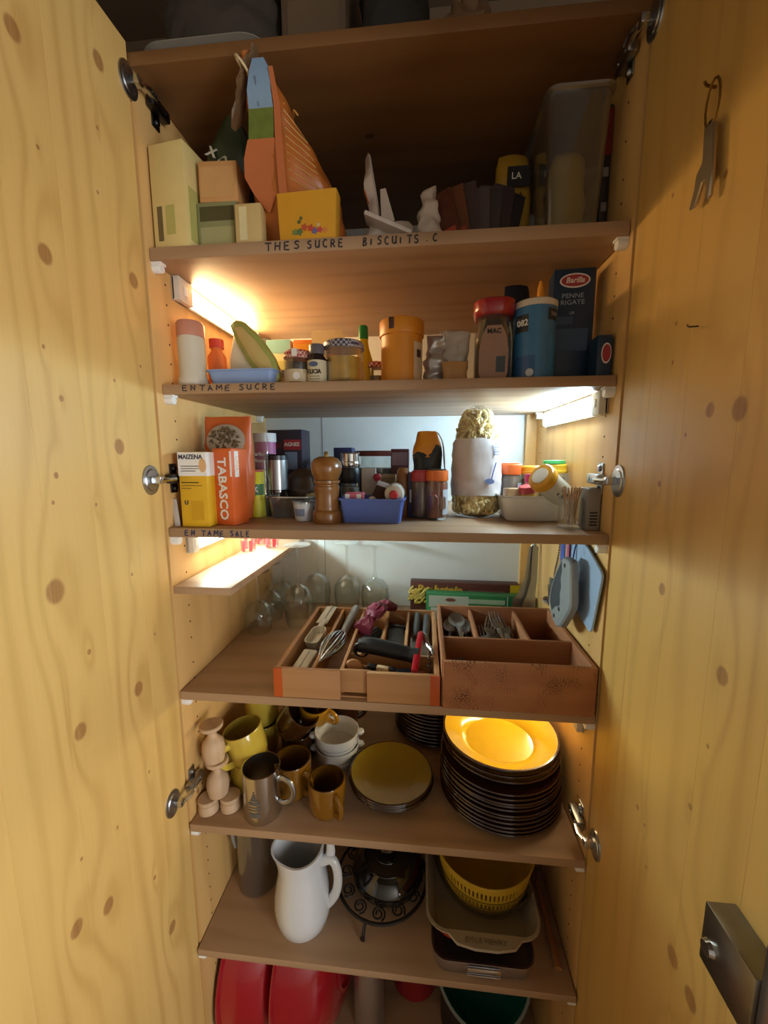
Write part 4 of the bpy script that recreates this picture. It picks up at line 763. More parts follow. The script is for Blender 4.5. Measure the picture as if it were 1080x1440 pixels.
# ------------------------------------------------------------ fourth shelf: glasses, cutlery trays (z 1.027)
Z5 = 1.0275
def wine_glass(label, x, y, h=.205, r=.037):
    t = thing('wine_glass', label, 'wine glass', (x, y, Z5), 0, 'upside-down wine glasses')
    bh = h*.50; e = .0012
    G().lathe([(r*.80, 0), (r*.93, bh*.25), (r, bh*.5), (r*.92, bh*.74), (r*.62, bh*.93), (.008, bh), (.006, bh-e), (r*.6, bh*.93-e*1.2), (r*.92-e, bh*.74), (r-e, bh*.5), (r*.93-e, bh*.25), (r*.80-e, 0)], 36).build('bowl', CLEAR, t)
    G().lathe([(.008, bh), (.0052, bh+.005), (.0032, bh+.02), (.003, h-.02), (.006, h-.006)], 16).build('stem', CLEAR, t)
    G().lathe([(.004, h-.006), (r*.5, h-.0026), (r*.86, h-.0012), (r*.88, h-.0004), (r*.86, h), (0, h)], 36).build('foot', CLEAR, t)
    return t
wine_glass('nearest upside-down wine glass, its foot level with side shelf', -0.2345, 0.305)
wine_glass('upside-down wine glass just behind the nearest one', -0.213, 0.405, .205)
wine_glass('upside-down wine glass by the back wall, third from the left wall', -0.131, 0.410, .19)
wine_glass('upside-down wine glass at the back, nearest the long boxes', -0.052, 0.395, .192, .039)
wine_glass('short upside-down glass under the side shelf, nearest the front', -0.3185, 0.255, .150, .034)
wine_glass('short upside-down glass under the side shelf, in the middle', -0.316, 0.330, .150, .033)
wine_glass('short upside-down glass under the side shelf, furthest back', -0.312, 0.408, .150, .033)
# tumblers with red print on the side shelf
for k, (x, y) in enumerate(((-0.336, 0.255), (-0.299, 0.305), (-0.334, 0.335))):
    t = thing('tumbler', ('clear tumbler with red print on the side shelf, nearest the lamp', 'clear tumbler with red print nearest the wine glasses', 'clear tumbler with red print furthest back on the side shelf')[k], 'glass', (x, y, 1.2235), 0, 'printed tumblers')
    G().lathe([(0, .0005), (.0145, .0005), (.016, .002), (.0172, .060), (.0160, .060), (.0147, .005), (0, .004)], 28).build('glass', CLEAR, t)
    for a in range(6): G().lathe([(.0165, .004), (.0172, .030)], 3, arc=(R(60*a), R(60*a+26))).build('red_print', M_('red_print', 'c8343c', .4), t)
# bamboo tray on the left
t = thing('cutlery_tray', 'expandable bamboo cutlery tray with orange tape on front corners', 'tray', (0, 0, Z5))
H = .053
G().b2(-.181, .104, .006, .288, .001, .004).build('tray_floor', W_TRAY, t, smooth=False)
for x0, x1 in ((-.183, -.065), (-.018, .106)): G().b2(x0, x1, -.002, .007, 0, H, .0008).build('front_board', W_TRAY, t)
G().b2(-.068, -.015, .007, .014, .010, H-.002, .0008).build('recessed_board', W_TRAY, t)
G().b2(-.183, .106, .284, .293, 0, H, .0008).build('back_board', W_TRAY, t)
for x0, x1 in ((-.183, -.174), (.097, .106)): G().b2(x0, x1, .007, .284, 0, H, .0008).build('side_board', W_TRAYY, t)
for x0, x1, y0, y1 in ((-.119, -.113, .007, .284), (-.068, -.062, .014, .284), (-.008, -.002, .085, .284), (.040, .046, .085, .284)): G().b2(x0, x1, y0, y1, .004, H-.003, .0006).build('divider', W_TRAYY, t)
G().b2(-.062, .097, .079, .085, .004, H-.008, .0006).build('divider', W_TRAY, t)
tape = M_('orange_tape', 'c0561e', .45)
for x0, x1 in ((-.1836, -.168), (.090, .1066)): G().b2(x0, x1, -.0027, .0, .0002, H+.0006, .0003).build('tape', tape, t)
# things in the bamboo tray
wpl = M_('ivory_plastic', 'cfcabc', .35); gz = Z5+.005
def T(name, label, cat, parts, loc=(0, 0, gz), group=None):
    t = thing(name, label, cat, loc, 0, group)
    for pn, g, m_ in parts: g.build(pn, m_, t)
    return t
T('spatula_head', 'white plastic grip at the front of the leftmost tray compartment', 'utensil', [('grip', G().box((0, 0, 0), (.030, .075, .014), .004, MX((-.146, .050, .028), (R(12), 0, R(-10)))), wpl), ('groove', G().box((0, 0, 0), (.003, .06, .0015), .0005, MX((-.146, .050, .0352), (R(12), 0, R(-10)))), M_('ivory_dark', 'a8a294', .4))])
T('measuring_scoop', 'white plastic scoop in the middle of the leftmost compartment', 'scoop', [('scoop', G().loft([rrect(.026, .052, .008, 3, .0), rrect(.032, .060, .010, 3, .018), rrect(.029, .057, .009, 3, .018), rrect(.023, .049, .007, 3, .003)], M=MX((-.148, .150, .026), (R(10), 0, R(-8)))), wpl), ('scoop_handle', G().box((0, 0, 0), (.014, .05, .005), .002, MX((-.150, .198, .040), (R(10), 0, R(-8)))), wpl)])
T('plastic_spatula', 'flat translucent white spatula at the back of the leftmost compartment', 'spatula', [('blade', G().box((0, 0, 0), (.026, .075, .003), .001, MX((-.148, .246, .046), (R(8), 0, R(-6)))), wpl), ('rib', G().box((0, 0, 0), (.006, .07, .003), .001, MX((-.148, .246, .049), (R(8), 0, R(-6)))), wpl)])
T('black_grip', 'black utensil grip under the white scoop', 'utensil', [('grip', G().tube([(-.163, .10, .012), (-.140, .115, .016), (-.125, .135, .018)], [.006, .008, .005], 10), BLACK_PL), ('shaft', G().tube([(-.125, .135, .018), (-.122, .17, .018)], .0025, 8), STEEL)])
for k, (x0, y0, x1, y1) in enumerate(((-.128, .18, -.126, .275), (-.105, .18, -.102, .275), (-.074, .17, -.073, .27))):
    T('wooden_spoon', ('wooden handle against the left divider of the bamboo tray', 'wooden handle left of the whisk handle', 'wooden handle right of the whisk handle')[k], 'spoon', [('handle', G().tube([(x0, y0, .012), ((x0+x1)/2, (y0+y1)/2, .022), (x1, y1, .030)], [.004, .0055, .005], 10), W_SPOON), ('spoon_head', G().lathe([(0, -.010), (.004, -.008), (.006, 0), (.004, .008), (0, .010)], 14, MX((x0, y0-.006, .011), (PI/2, 0, 0))), W_SPOON)], group='wooden spoons in the tray')
# whisk
g = G()
for k in range(9):
    a = PI*k/9; P = []
    for i in range(17):
        s_ = i/16; u = math.sin(PI*s_); l = 0.125*(1-abs(2*s_-1)**1.6); side = math.copysign(1, s_-.5)*min(1, abs(2*s_-1)*1.0)
        rr = .031*math.sin(PI*(1-abs(2*s_-1))**.8)*.9+.003; P.append((rr*side*math.cos(a), -l, rr*side*math.sin(a)*.7))
    g.tube(P, .0013, 5, M=MX((-.092, .162, .046), (R(2), 0, R(-10))))
T('whisk', 'steel balloon whisk with grey handle', 'whisk', [('wires', g, CHROME), ('whisk_handle', G().tube([(-.095, .150, .036), (-.090, .20, .044), (-.084, .268, .052), (-.083, .278, .052)], [.006, .0085, .0095, .006], 14), M_('grey_grip', '8a8a8c', .35))])
# third compartment
cl = []
for j in range(30):
    t_ = j/29; cx, cy, cz = -.052+.050*t_, .170+.115*t_, .046+.026*math.sin(PI*t_*.85); pinch = .45+.55*abs(math.cos(2.1*PI*t_)); rr = .017*pinch+.003
    cl.append([Vector((cx+rr*math.cos(2*PI*i/26), cy-.5*rr*math.cos(2*PI*i/26), cz+rr*.62*math.sin(2*PI*i/26))) + noise.noise_vector(Vector((i*.55, j*.42, 3)))*.0055 for i in range(26)])
tag(G().loft(cl).build('cloth', M_('burgundy_cloth', '6e1e34', .55, var=.25, scale=50), None, (0, 0, gz), ang=25), 'twisted burgundy cloth ribbon lying over the bamboo tray', 'cloth')
T('black_tongs', 'black plastic tongs under the burgundy cloth', 'tongs', [('arm', G().tube([(-.055, .10, .012), (-.045, .15, .030), (-.025, .21, .030)], [.009, .010, .008], 10), BLACK_PL), ('arm', G().tube([(-.030, .10, .014), (-.028, .15, .026), (-.018, .21, .026)], [.008, .008, .007], 10), BLACK_PL)])
T('slate_scraper', 'dark grey flat scraper in the fourth tray compartment', 'scraper', [('blade', G().box((0, 0, 0), (.036, .13, .004), .001, MX((.020, .165, .022), (R(6), R(10), R(4)))), M_('slate', '34373c', .45)), ('edge', G().box((0, 0, 0), (.036, .010, .006), .001, MX((.0205, .232, .0295), (R(6), R(10), R(4)))), M_('slate_edge', '25272b', .4))])
for k, (x, y) in enumerate(((.060, .18), (.082, .17))):
    T('kitchen_knife', ('grey-handled knife beside the scraper in the bamboo tray', 'grey-handled knife against the right side of the bamboo tray')[k], 'knife', [('knife_handle', G().tube([(x, y, .028), (x+.003, y+.05, .036), (x+.004, y+.095, .040)], [.007, .0085, .008], 12, flat=1.2), M_('dark_grip', '45474a', .4)), ('blade', G().prism([(-.009, 0), (.008, 0), (.008, -.055), (-.003, -.075), (-.009, -.05)], .0015, MX((x, y, .026), (R(8), R(10), 0))), STEEL)], group='grey-handled knives')
# front compartment
T('wooden_ladle', 'rounded wooden spoon bowl at the front of bamboo tray', 'spoon', [('spoon_bowl', G().lathe([(0, -.010), (.008, -.008), (.013, -.002), (.0135, .003), (.011, .008), (0, .010)], 24, MX((-.047, .038, .036), (R(60), R(20), 0)), sx=1.25), W_SPOON), ('handle', G().tube([(-.040, .045, .032), (.02, .060, .018), (.08, .068, .012)], .005, 10), W_SPOON)])
T('black_torch', 'thick black handle lying across the bamboo tray', 'handle', [('barrel', G().tube([(-.045, .085, .055), (-.02, .082, .056), (.03, .072, .052), (.052, .066, .050), (.070, .062, .049)], [.013, .016, .015, .013, .016], 16), BLACK_PL), ('loop', G().tube([(-.040+.014*math.cos(R(a)), .075-.006*math.sin(R(a)), .050+.016*math.sin(R(a))) for a in range(0, 360, 30)], .0025, 6, closed=True), BLACK_PL)])
T('pocket_knife', 'knife with pale bone and black handle at the front of bamboo tray', 'knife', [('blade', G().box((0, 0, 0), (.060, .010, .002), .0005, MX((-.015, .030, .034), (0, R(4), R(-6)))), STEEL), ('bone_inlay', G().box((0, 0, 0), (.022, .010, .008), .002, MX((.006, .030, .040), (0, R(4), R(-6)))), M_('bone', 'd0b890', .4)), ('bolster', G().box((0, 0, 0), (.012, .010, .009), .002, MX((.024, .028, .039), (0, R(4), R(-6)))), BLACK_PL), ('bolster', G().box((0, 0, 0), (.016, .010, .009), .002, MX((-.014, .032, .041), (0, R(4), R(-6)))), BLACK_PL)])
T('black_peeler', 'black plastic peeler beneath the corkscrew', 'peeler', [('body', G().box((0, 0, 0), (.045, .022, .010), .004, MX((.050, .035, .030), (0, 0, R(10)))), BLACK_PL), ('blade', G().box((0, 0, 0), (.03, .004, .003), .001, MX((.042, .022, .033), (0, 0, R(10)))), CHROME)])
g = G(); 
g.tube([(.0035*math.cos(a*.9), .0035*math.sin(a*.9), -.002*a) for a in range(24)], .0012, 6, M=MX((.089, .052, .060), (R(-50), 0, 0)))
T('corkscrew', 'red waiter corkscrew with steel lever and spiral', 'corkscrew', [('red_handle', G().box((0, 0, 0), (.012, .105, .013), .003, MX((.068, .066, .056), (R(14), 0, R(-6)))), M_('signal_red', 'b01828', .3, coat=.4)), ('lever', G().tube([(.070, .118, .068), (.080, .112, .068), (.086, .085, .062), (.094, .070, .060), (.096, .055, .058)], [.004, .005, .004, .004, .003], 8, flat=.6), CHROME), ('spiral', g, DARKMETAL)])
# beech tray on the right
t = thing('cutlery_tray', 'deep worm-speckled beech cutlery tray on the right', 'tray', (0, 0, Z5)); H2 = .084
def speck(name, base, dark):
    m = wood(name, base, dark, 'z', 'x', 50, (), .5, .3, .05); nt = m.node_tree; N = nt.nodes; L = nt.links; b = N['Principled BSDF']
    src = b.inputs['Base Color'].links[0].from_socket; tc = N.new('ShaderNodeTexCoord'); mp_ = N.new('ShaderNodeMapping'); mp_.inputs['Rotation'].default_value = (R(-90), 0, 0); mp_.inputs['Scale'].default_value = (58, 120, 120); vo = N.new('ShaderNodeTexVoronoi'); vo.voronoi_dimensions = '2D'; L.new(tc.outputs['Object'], mp_.inputs[0]); L.new(mp_.outputs[0], vo.inputs['Vector'])
    nz = N.new('ShaderNodeTexNoise'); nz.inputs['Scale'].default_value = 22; L.new(tc.outputs['Object'], nz.inputs['Vector'])
    th = N.new('ShaderNodeMath'); th.operation = 'MULTIPLY_ADD'; th.inputs[1].default_value = 1.1; th.inputs[2].default_value = -.37; L.new(nz.outputs['Fac'], th.inputs[0])
    lt = N.new('ShaderNodeMath'); lt.operation = 'LESS_THAN'; L.new(vo.outputs['Distance'], lt.inputs[0]); L.new(th.outputs[0], lt.inputs[1])
    sc_ = N.new('ShaderNodeMath'); sc_.operation = 'MULTIPLY'; sc_.inputs[1].default_value = .92; L.new(lt.outputs[0], sc_.inputs[0])
    mx = N.new('ShaderNodeMix'); mx.data_type = 'RGBA'; mx.inputs['B'].default_value = (*lin('4a2616'), 1); L.new(src, mx.inputs['A']); L.new(sc_.outputs[0], mx.inputs['Factor']); L.new(mx.outputs['Result'], b.inputs['Base Color']); return m
FR = speck('beech_speckled', 'b0764e', '8a5636')
G().b2(.112, .353, .0, .245, .001, .005).build('tray_floor', W_TRAY2, t, smooth=False)
G().b2(.111, .3555, -.008, .000, 0, H2, .001).build('front_board', FR, t)
G().b2(.109, .356, .242, .250, 0, H2, .001).build('back_board', W_TRAY2, t)
for x0, x1 in ((.109, .116), (.349, .356)): G().b2(x0, x1, .0, .242, 0, H2, .001).build('side_board', W_TRAY2Y, t)
G().b2(.116, .349, .089, .095, .005, H2-.003, .0008).build('divider', W_TRAY2, t)
for x in (.181, .2765): G().b2(x-.003, x+.003, .095, .242, .005, H2-.006, .0008).build('divider', W_TRAY2Y, t)
def spoon_parts(L_=.16, k=1.0):
    b = G().lathe([(0, -.008), (.010, -.0062), (.017, -.001), (.0178, .0), (.0165, .0), (.010, -.0045), (0, -.006)], 24, MX((0, .02, 0)), sy=1.45)
    h = G().tube([(0, -.004, -.001), (0, -.02, .004), (0, -.06, .004), (0, -L_+.04, 0)], [.0045, .003, .0035, .0055], 8, flat=.35)
    return b, h
sp0 = None
for k, (x, y, z, rx, rz) in enumerate(((.150, .180, .066, 12, 4), (.136, .186, .052, 12, -8), (.164, .184, .050, 12, 8), (.148, .196, .040, 10, 0), (.158, .172, .058, 12, -5))):
    lab = ('topmost steel spoon in the heap of the beech tray', 'steel spoon at the left of the heap', 'steel spoon at the right of the heap', 'lowest steel spoon at the back of the heap', 'steel spoon half under the topmost one')[k]
    if sp0 is None:
        sp0 = thing('table_spoon', lab, 'spoon', (x, y, Z5+z), 0, 'spoons in the beech tray', (R(rx), 0, R(rz))); a_, b_ = spoon_parts(.13); a_.build('spoon_bowl', STEEL, sp0); b_.build('handle', STEEL, sp0)
    else: dup(sp0, (x, y, Z5+z), (R(rx), 0, R(rz)), lab)
fk0 = None
for k, (x, y, z, rx, ry, rz) in enumerate(((.232, .176, .066, 16, 0, 4), (.214, .176, .054, 14, 20, -8), (.248, .176, .054, 14, -15, 8), (.226, .180, .042, 10, 0, -3), (.258, .170, .040, 12, 10, 8), (.203, .170, .040, 12, -20, -4))):
    lab = ('topmost steel fork of the heap in the beech tray', 'steel fork turned on edge left of the topmost fork', 'steel fork turned on edge right of the topmost fork', 'lowest steel fork under the heap', 'steel fork against the right divider', 'steel fork against the left divider')[k]
    if fk0 is None:
        fk0 = thing('table_fork', lab, 'fork', (x, y, Z5+z), 0, 'forks in the beech tray', (R(rx), R(ry), R(rz)))
        G().prism([(-.006, -.006), (.006, -.006), (.0115, .004), (.0115, .014), (-.0115, .014), (-.0115, .004)], .0016, bev=.0004).build('fork_head', STEEL, fk0)
        for i in range(4): G().tube([(-.0098+.0065*i, .013, .0008), (-.0098+.0065*i, .032, .0015), (-.0098+.0065*i, .048, .004)], [.0019, .0016, .0008], 6).build('tine', STEEL, fk0)
        G().tube([(0, -.004, .0008), (0, -.02, .004), (0, -.06, .003), (0, -.085, 0)], [.0045, .003, .0035, .0055], 8, flat=.35).build('handle', STEEL, fk0)
    else: dup(fk0, (x, y, Z5+z), (R(rx), R(ry), R(rz)), lab)
# long boxes behind the trays
t = carton('biscuit_box', 'long brown and yellow snack stick box at the back', 'box', .285, .035, .085, (.185, .420, Z5), -1, M_('snack_brown', '54281e', .5), [('f', .118, .055, .142, .085, M_('snack_yellow', 'c8a818'))])
lettering(t, 'Baahstein', .030, M_('snack_gold', 'c8a43c', .4), (-.066, -.0182, .066), sx=1.05, bold=.0012, shear=.2); G().b2(.010, .105, -.0183, -.0172, .060, .068).build('printed_text', M_('snack_pink', '7a4a40', .5), t, smooth=False)
g = G()
for k in range(26):
    g.tube([(0, 0, 0), (random.uniform(-.004, .004), 0, random.uniform(.012, .02))], .0035, 6, M=MX((.045+random.uniform(-.012, .035), .398, Z5+.030+random.uniform(0, .035)), (0, R(random.uniform(30, 80)), 0)))
pz_ = g.build('printed_sticks', M_('stick_yellow', 'b89a2c', .5, var=.3), t); pz_.parent = None; pz_.parent = t; pz_.matrix_parent_inverse = (Matrix.Translation((.185, .420, Z5)) @ Matrix.Rotation(R(-1), 4, 'Z')).inverted()
t = carton('foil_box', 'long green and white film roll box in front of snack box', 'box', .255, .032, .070, (.212, .372, Z5), -2, M_('film_green', '2f7a48', .45), [('f', -.120, .036, -.02, .066, M_('film_white', 'b8c0b0', .5)), ('f', -.115, .004, -.045, .034, M_('film_white', 'b8c0b0', .5)), ('f', -.020, .048, .070, .060, M_('film_pale', '9fb89a', .5)), ('f', .075, .030, .077, .070, M_('film_white', 'b8c0b0', .5))])
G().lathe([(0, .0007), (.022, .0007), (.022, 0)], 24, MX((-.085, -.0170, .016), (PI/2, 0, 0)), sy=.7).build('printed_dish', M_('dish_print', '9a9484', .5), t)
G().lathe([(0, .0007), (.013, .0007), (.013, 0)], 24, MX((-.065, -.0168, .056), (PI/2, 0, 0)), sy=.35).build('printed_badge', M_('badge_brown', '7a4a3c', .5), t)
# tongs leaning in the back right corner
t = thing('serving_tongs', 'wide stainless serving tongs leaning in the back right corner', 'tongs', (0, 0, Z5))
strip(t, 'arm', [(.308, .335, .035), (.312, .338, .070), (.320, .342, .085), (.332, .348, .120), (.341, .354, .20)], [.030, .032, .022, .016, .016], STEEL)
strip(t, 'arm', [(.330, .318, .030), (.331, .322, .066), (.336, .328, .085), (.343, .334, .120), (.347, .348, .20)], [.028, .030, .020, .014, .014], STEEL)
G().tube([(.341, .354, .20), (.344, .352, .206), (.347, .348, .20)], .005, 8).build('spring', STEEL, t)
# hung on the right side panel: board, saw-like tool, key bunch
YZ = Matrix(((0, 0, 1, 0), (1, 0, 0, 0), (0, 1, 0, 0), (0, 0, 0, 1)))   # outline (y,z), thickness along +x
t = thing('cutting_board', 'thin light-blue cutting board hung on the right side panel', 'cutting board', (0, 0, 0))
G().prism([(.150, 1.300), (.080, 1.300), (.052, 1.292), (.002, 1.270), (-.004, 1.264), (-.004, 1.256), (.019, 1.165), (.024, 1.159), (.030, 1.158), (.068, 1.166), (.150, 1.20)], .004, Matrix.Translation((.3515, 0, 0)) @ YZ, .0008).build('board', M_('board_blue', '9cb6d4', .35), t)
G().tube([(.359, .075, 1.298), (.352, .075, 1.303), (.347, .075, 1.298)], .0015, 6).build('hook', DARKMETAL, t)
G().b2(.3508, .3514, .1, .102, 1.21, 1.299).build('slot', M_('slot_dark', '2a3a58', .5), t)
t = thing('saw_handle', 'grey plastic saw with dark finger guard hung in front of board', 'saw', (0, 0, 0))
G().prism([(.091, 1.263), (.085, 1.271), (.055, 1.273), (.047, 1.268), (.036, 1.201), (.040, 1.188), (.054, 1.171), (.080, 1.141), (.098, 1.134), (.118, 1.137), (.132, 1.148), (.133, 1.153), (.112, 1.170), (.092, 1.176), (.087, 1.186), (.091, 1.200), (.087, 1.215), (.091, 1.230), (.087, 1.245)], .015, Matrix.Translation((.322, 0, 0)) @ YZ, .003).build('grip', M_('saw_grey', '8a8f90', .45), t)
G().prism([(.094, 1.262), (.128, 1.215), (.146, 1.174), (.136, 1.150), (.110, 1.168), (.090, 1.176)], .008, Matrix.Translation((.3245, 0, 0)) @ YZ, .001).build('guard', M_('saw_dark', '3a3f44', .5), t)
G().tube([(.3245, .092, 1.264), (.3245, .128, 1.217), (.3245, .146, 1.175), (.3245, .134, 1.150)], .0022, 6).build('guard_rim', M_('saw_grey', '8a8f90', .45), t)
for y, z in ((.072, 1.258), (.088, 1.172), (.112, 1.150)): G().lathe([(0, .0012), (.0035, .001), (.004, 0)], 12, MX((.322, y, z), (0, -PI/2, 0))).build('screw', DARKMETAL, t)
G().tube([(.334, .070, 1.268), (.340, .072, 1.30), (.352, .072, 1.305), (.359, .072, 1.304)], .0013, 6).build('hanging_cord', M_('cord_blue', '2a3a78', .6), t)
t = thing('key_bunch', 'bunch of metal keys on a ball chain in the back right', 'keys', (0, 0, 0))
g = G()
for k in range(26):
    s_ = k/25; g.lathe([(0, -.0022), (.0016, -.0016), (.0023, 0), (.0016, .0016), (0, .0022)], 8, MX((.345, .160+.036*s_, 1.300-.105*s_+.004*math.sin(9*s_))))
g.build('ball_chain', CHROME, t)
for k, (y, z) in enumerate(((.196, 1.195), (.205, 1.180), (.188, 1.20))):
    G().prism([(y-.006, z), (y+.006, z), (y+.007, z-.010), (y+.003, z-.016), (y+.003, z-.045), (y-.003, z-.045), (y-.003, z-.016), (y-.007, z-.010)], .002, Matrix.Translation((.342-.003*k, 0, 0)) @ YZ).build('key', STEEL if k else DARKMETAL, t)
G().lathe([(0, 0), (.006, 0), (.008, .010), (0, .012)], 14, MX((.338, .214, 1.142), (R(60), R(-30), 0))).build('bell', CHROME, t)
G().tube([(.356, .158, 1.302), (.350, .160, 1.302), (.345, .160, 1.299)], .0012, 6).build('hook', DARKMETAL, t)
tag(G().b2(.347, .349, .128, .140, 1.235, 1.305, .0005).build('pink_lanyard', M_('lanyard_pink', 'b0567c', .6, var=.3, scale=200), None), 'narrow pink lanyard strap between the keys and blue board', 'lanyard')
tag(G().b2(.3445, .3465, .143, .165, 1.205, 1.285, .0005).build('blue_tag', M_('tag_blue', '2c4aa0', .5), None), 'dark blue tag behind the ball chain', 'tag')

# ------------------------------------------------------------ fifth shelf: crockery (z 0.757)
Z6 = .7575
def mug(label, x, y, z, rz, outc, inc, r=.0365, h=.073, rot=None, handle=True):
    t = thing('mug', label, 'mug', (x, y, z), rz, 'mugs on the crockery shelf', rot); mo = M_('glaze_'+outc, outc, .16, coat=.6, var=.15); mi = M_('glaze_'+inc, inc, .16, coat=.6, var=.12)
    G().lathe([(0, .002), (r*.72, .002), (r*.74, 0), (r*.78, 0), (r*.92, .006), (r, .018), (r, h-.002), (r-.0008, h)], 40).build('mug_body', mo, t)
    G().lathe([(r-.0008, h), (r-.003, h), (r-.0038, h-.004), (r-.0038, .016), (r*.7, .006), (0, .005)], 40).build('inside_glaze', mi, t)
    if handle: G().tube([(r-.002, 0, h*.80), (r+.010, 0, h*.84), (r+.020, 0, h*.74), (r+.022, 0, h*.54), (r+.015, 0, h*.34), (r-.002, 0, h*.24)], [.0055, .0048, .0045, .0045, .0048, .0055], 10, flat=1.35).build('handle', mo, t)
    return t
AMB, AIN, YEL, YIN, BRN, BIN = '80560f', '5a3c0c', 'cdb244', 'a8943a', '43270f', '5a3a12'
mug('amber brown mug alone at the front, handle to the right', -.107, .052, Z6, -50, AMB, AIN, .036, .068)
mug('amber mug half hidden behind the steel mug', -.188, .088, Z6, -35, AMB, AIN, .038, .076)
mug('yellow mug at the bottom of the left stack', -.285, .098, Z6, 200, YEL, YIN, .039, .066)
mug('bright yellow mug tilted on top of the left stack', -.279, .092, Z6+.068, -100, YEL, YIN, .0395, .070, rot=(R(10), R(7), R(-112)))
mug('brown mug at the bottom behind the amber mug', -.205, .180, Z6, 10, BRN, BIN, .038, .070, handle=False)
mug('brown mug lying tilted, its dark inside towards the front', -.222, .168, Z6+.083, 100, BRN, '3a220c', .0385, .070, rot=(R(38), R(8), R(60)), handle=False)
mug('amber yellow mug tilted behind the tilted brown one', -.176, .222, Z6+.078, -10, 'c08a1c', AIN, .038, .070, rot=(R(20), R(18), R(-20)))
mug('pale yellow mug at the back left, lower of its stack', -.300, .205, Z6, 70, YEL, YIN, .038, .070)
mug('pale yellow mug at the back left, upper of its stack', -.300, .205, Z6+.0705, 60, YEL, YIN, .038, .070)
mug('dark mug at the back behind the white bowls', -.125, .300, Z6, 20, BRN, YIN, .038, .072)
mug('dark mug standing on the one behind the white bowls', -.110, .300, Z6+.0725, 20, BRN, YIN, .038, .065, handle=False)
mug('dark mug at the back beside the brown mugs', -.195, .290, Z6, 170, BRN, BIN, .038, .072)
# steel mug
t = thing('steel_mug', 'tall polished steel mug with etched emblem', 'mug', (-.232, .036, Z6)); r = .0355; h = .099
G().lathe([(0, .001), (r-.003, .001), (r-.001, .0), (r, .003), (r, h-.001), (r+.0012, h), (r-.001, h), (r-.0015, .006), (0, .004)], 48).build('mug_body', mat('mug_steel', 'd0ccc6', .25, 1.0, var=.06), t)
G().tube([(r-.001, -.004, h*.76), (r+.010, -.006, h*.80), (r+.024, -.009, h*.74), (r+.030, -.010, h*.55), (r+.024, -.009, h*.36), (r+.010, -.006, h*.27), (r-.001, -.004, h*.30)], .0042, 10, flat=1.5).build('handle', STEEL, t)
et = M_('etched', '5f5a54', .7)
for a0, z0, w, hh in ((268, .018, 34, .010), (268, .032, 38, .0025), (268, .038, 38, .0025), (268, .044, 38, .006), (268, .052, 26, .004), (268, .057, 18, .004), (268, .062, 11, .004), (268, .067, 5, .006)):
    G().lathe([(r+.0003, z0), (r+.0003, z0+hh)], 10, arc=(R(a0-w/2), R(a0+w/2))).build('etched_emblem', et, t)
# white lion bowls
def lion(label, z, y=.186, dx=0):
    t = thing('soup_bowl', label, 'bowl', (-.114+dx, y, z), 12, 'white soup bowls'); pw = M_('porcelain', 'd9dde0', .12, coat=.6, var=.02)
    G().lathe([(0, .003), (.026, .003), (.027, 0), (.030, 0), (.031, .004), (.044, .014), (.0485, .026), (.0495, .046), (.0500, .048), (.0485, .0485), (.0465, .045), (.0455, .027), (.040, .015), (.02, .008), (0, .007)], 44).build('bowl_body', pw, t)
    for s in (-1, 1): G().lathe([(0, -.006), (.006, -.005), (.0085, 0), (.007, .005), (0, .007)], 16, MX((s*.052, 0, .038)), sx=1.2).build('lug_handle', pw, t)
    G().lathe([(.0498, .028), (.0502, .0285), (.0498, .029)], 44).build('blue_line', M_('blue_line', '8a9ab8', .3), t)
lion('white lug-handled soup bowl on top of its stack', Z6+.032, .176); lion('white soup bowl underneath the other white bowl', Z6, .178)
# plates
def plate_proto(name, label, r, hh, deep, cin, cout, grp, loc):
    t = thing(name, label, 'plate' if not deep else 'soup plate', loc, 0, grp)
    mo = M_('glaze_'+cout, cout, .2, coat=.5, var=.15); mi = M_('glaze_'+cin, cin, .16, coat=.6, var=.08)
    k = .62 if not deep else .66
    G().lathe([(0, .002), (r*.52, .002), (r*.54, 0), (r*.57, 0), (r*.58, .003), (r*k+.006, .0055 if not deep else hh*.55), (r-.001, hh-.004), (r, hh-.002), (r-.0012, hh), (r-.0045, hh-.0002)], 64).build('plate_body', mo, t)
    G().lathe([(r-.0045, hh-.0002), (r-.006, hh-.0006), (r*.80, hh*.72), (r*k+.002, hh*.55 if not deep else hh*.60), (r*.58, .0065), (0, .006)], 64).build('glaze', mi, t)
    return t
ordn = 'lowest second third fourth fifth sixth seventh eighth ninth tenth eleventh twelfth'.split()
PY, PB = 'c9a022', '3c2412'
gp = 'plates in the tall stack'
p0 = plate_proto('dinner_plate', 'lowest dinner plate of the tall stack on the right', .1205, .017, False, '4a2e14', PB, gp, (.2375, .132, Z6))
for k in range(1, 11): dup(p0, (.2375+random.uniform(-.0015, .0005), .132+.0008*k+random.uniform(-.002, .002), Z6+.0073*k), None, '%s dinner plate from the bottom of the tall stack' % ordn[k])
d0 = plate_proto('soup_plate', 'lower brown soup plate near the top of the tall stack', .1175, .030, True, PY, PB, gp, (.2385, .143, Z6+.0805))
dup(d0, (.2375, .146, Z6+.0885), None, 'middle brown soup plate near the top of the tall stack')
d1 = plate_proto('soup_plate', 'bright yellow soup plate lit up on top of tall stack', .1165, .032, True, 'dcae1c', PB, gp, (.2375, .148, Z6+.0965))
gs = 'dessert plates at the front'
p1 = plate_proto('dessert_plate', 'lowest dessert plate of the small olive stack', .087, .015, False, '968020', PB, gs, (.014, .128, Z6))
for k in range(1, 5): dup(p1, (.014+.002*((k*7) % 3-1), .126-.003*k, Z6+.0068*k), (R(.3*k), 0, .3*k), '%s dessert plate from the bottom of the small stack' % ('lowest second third fourth'.split()+['top olive-yellow'])[k])
gr_ = 'plates stacked at the back'
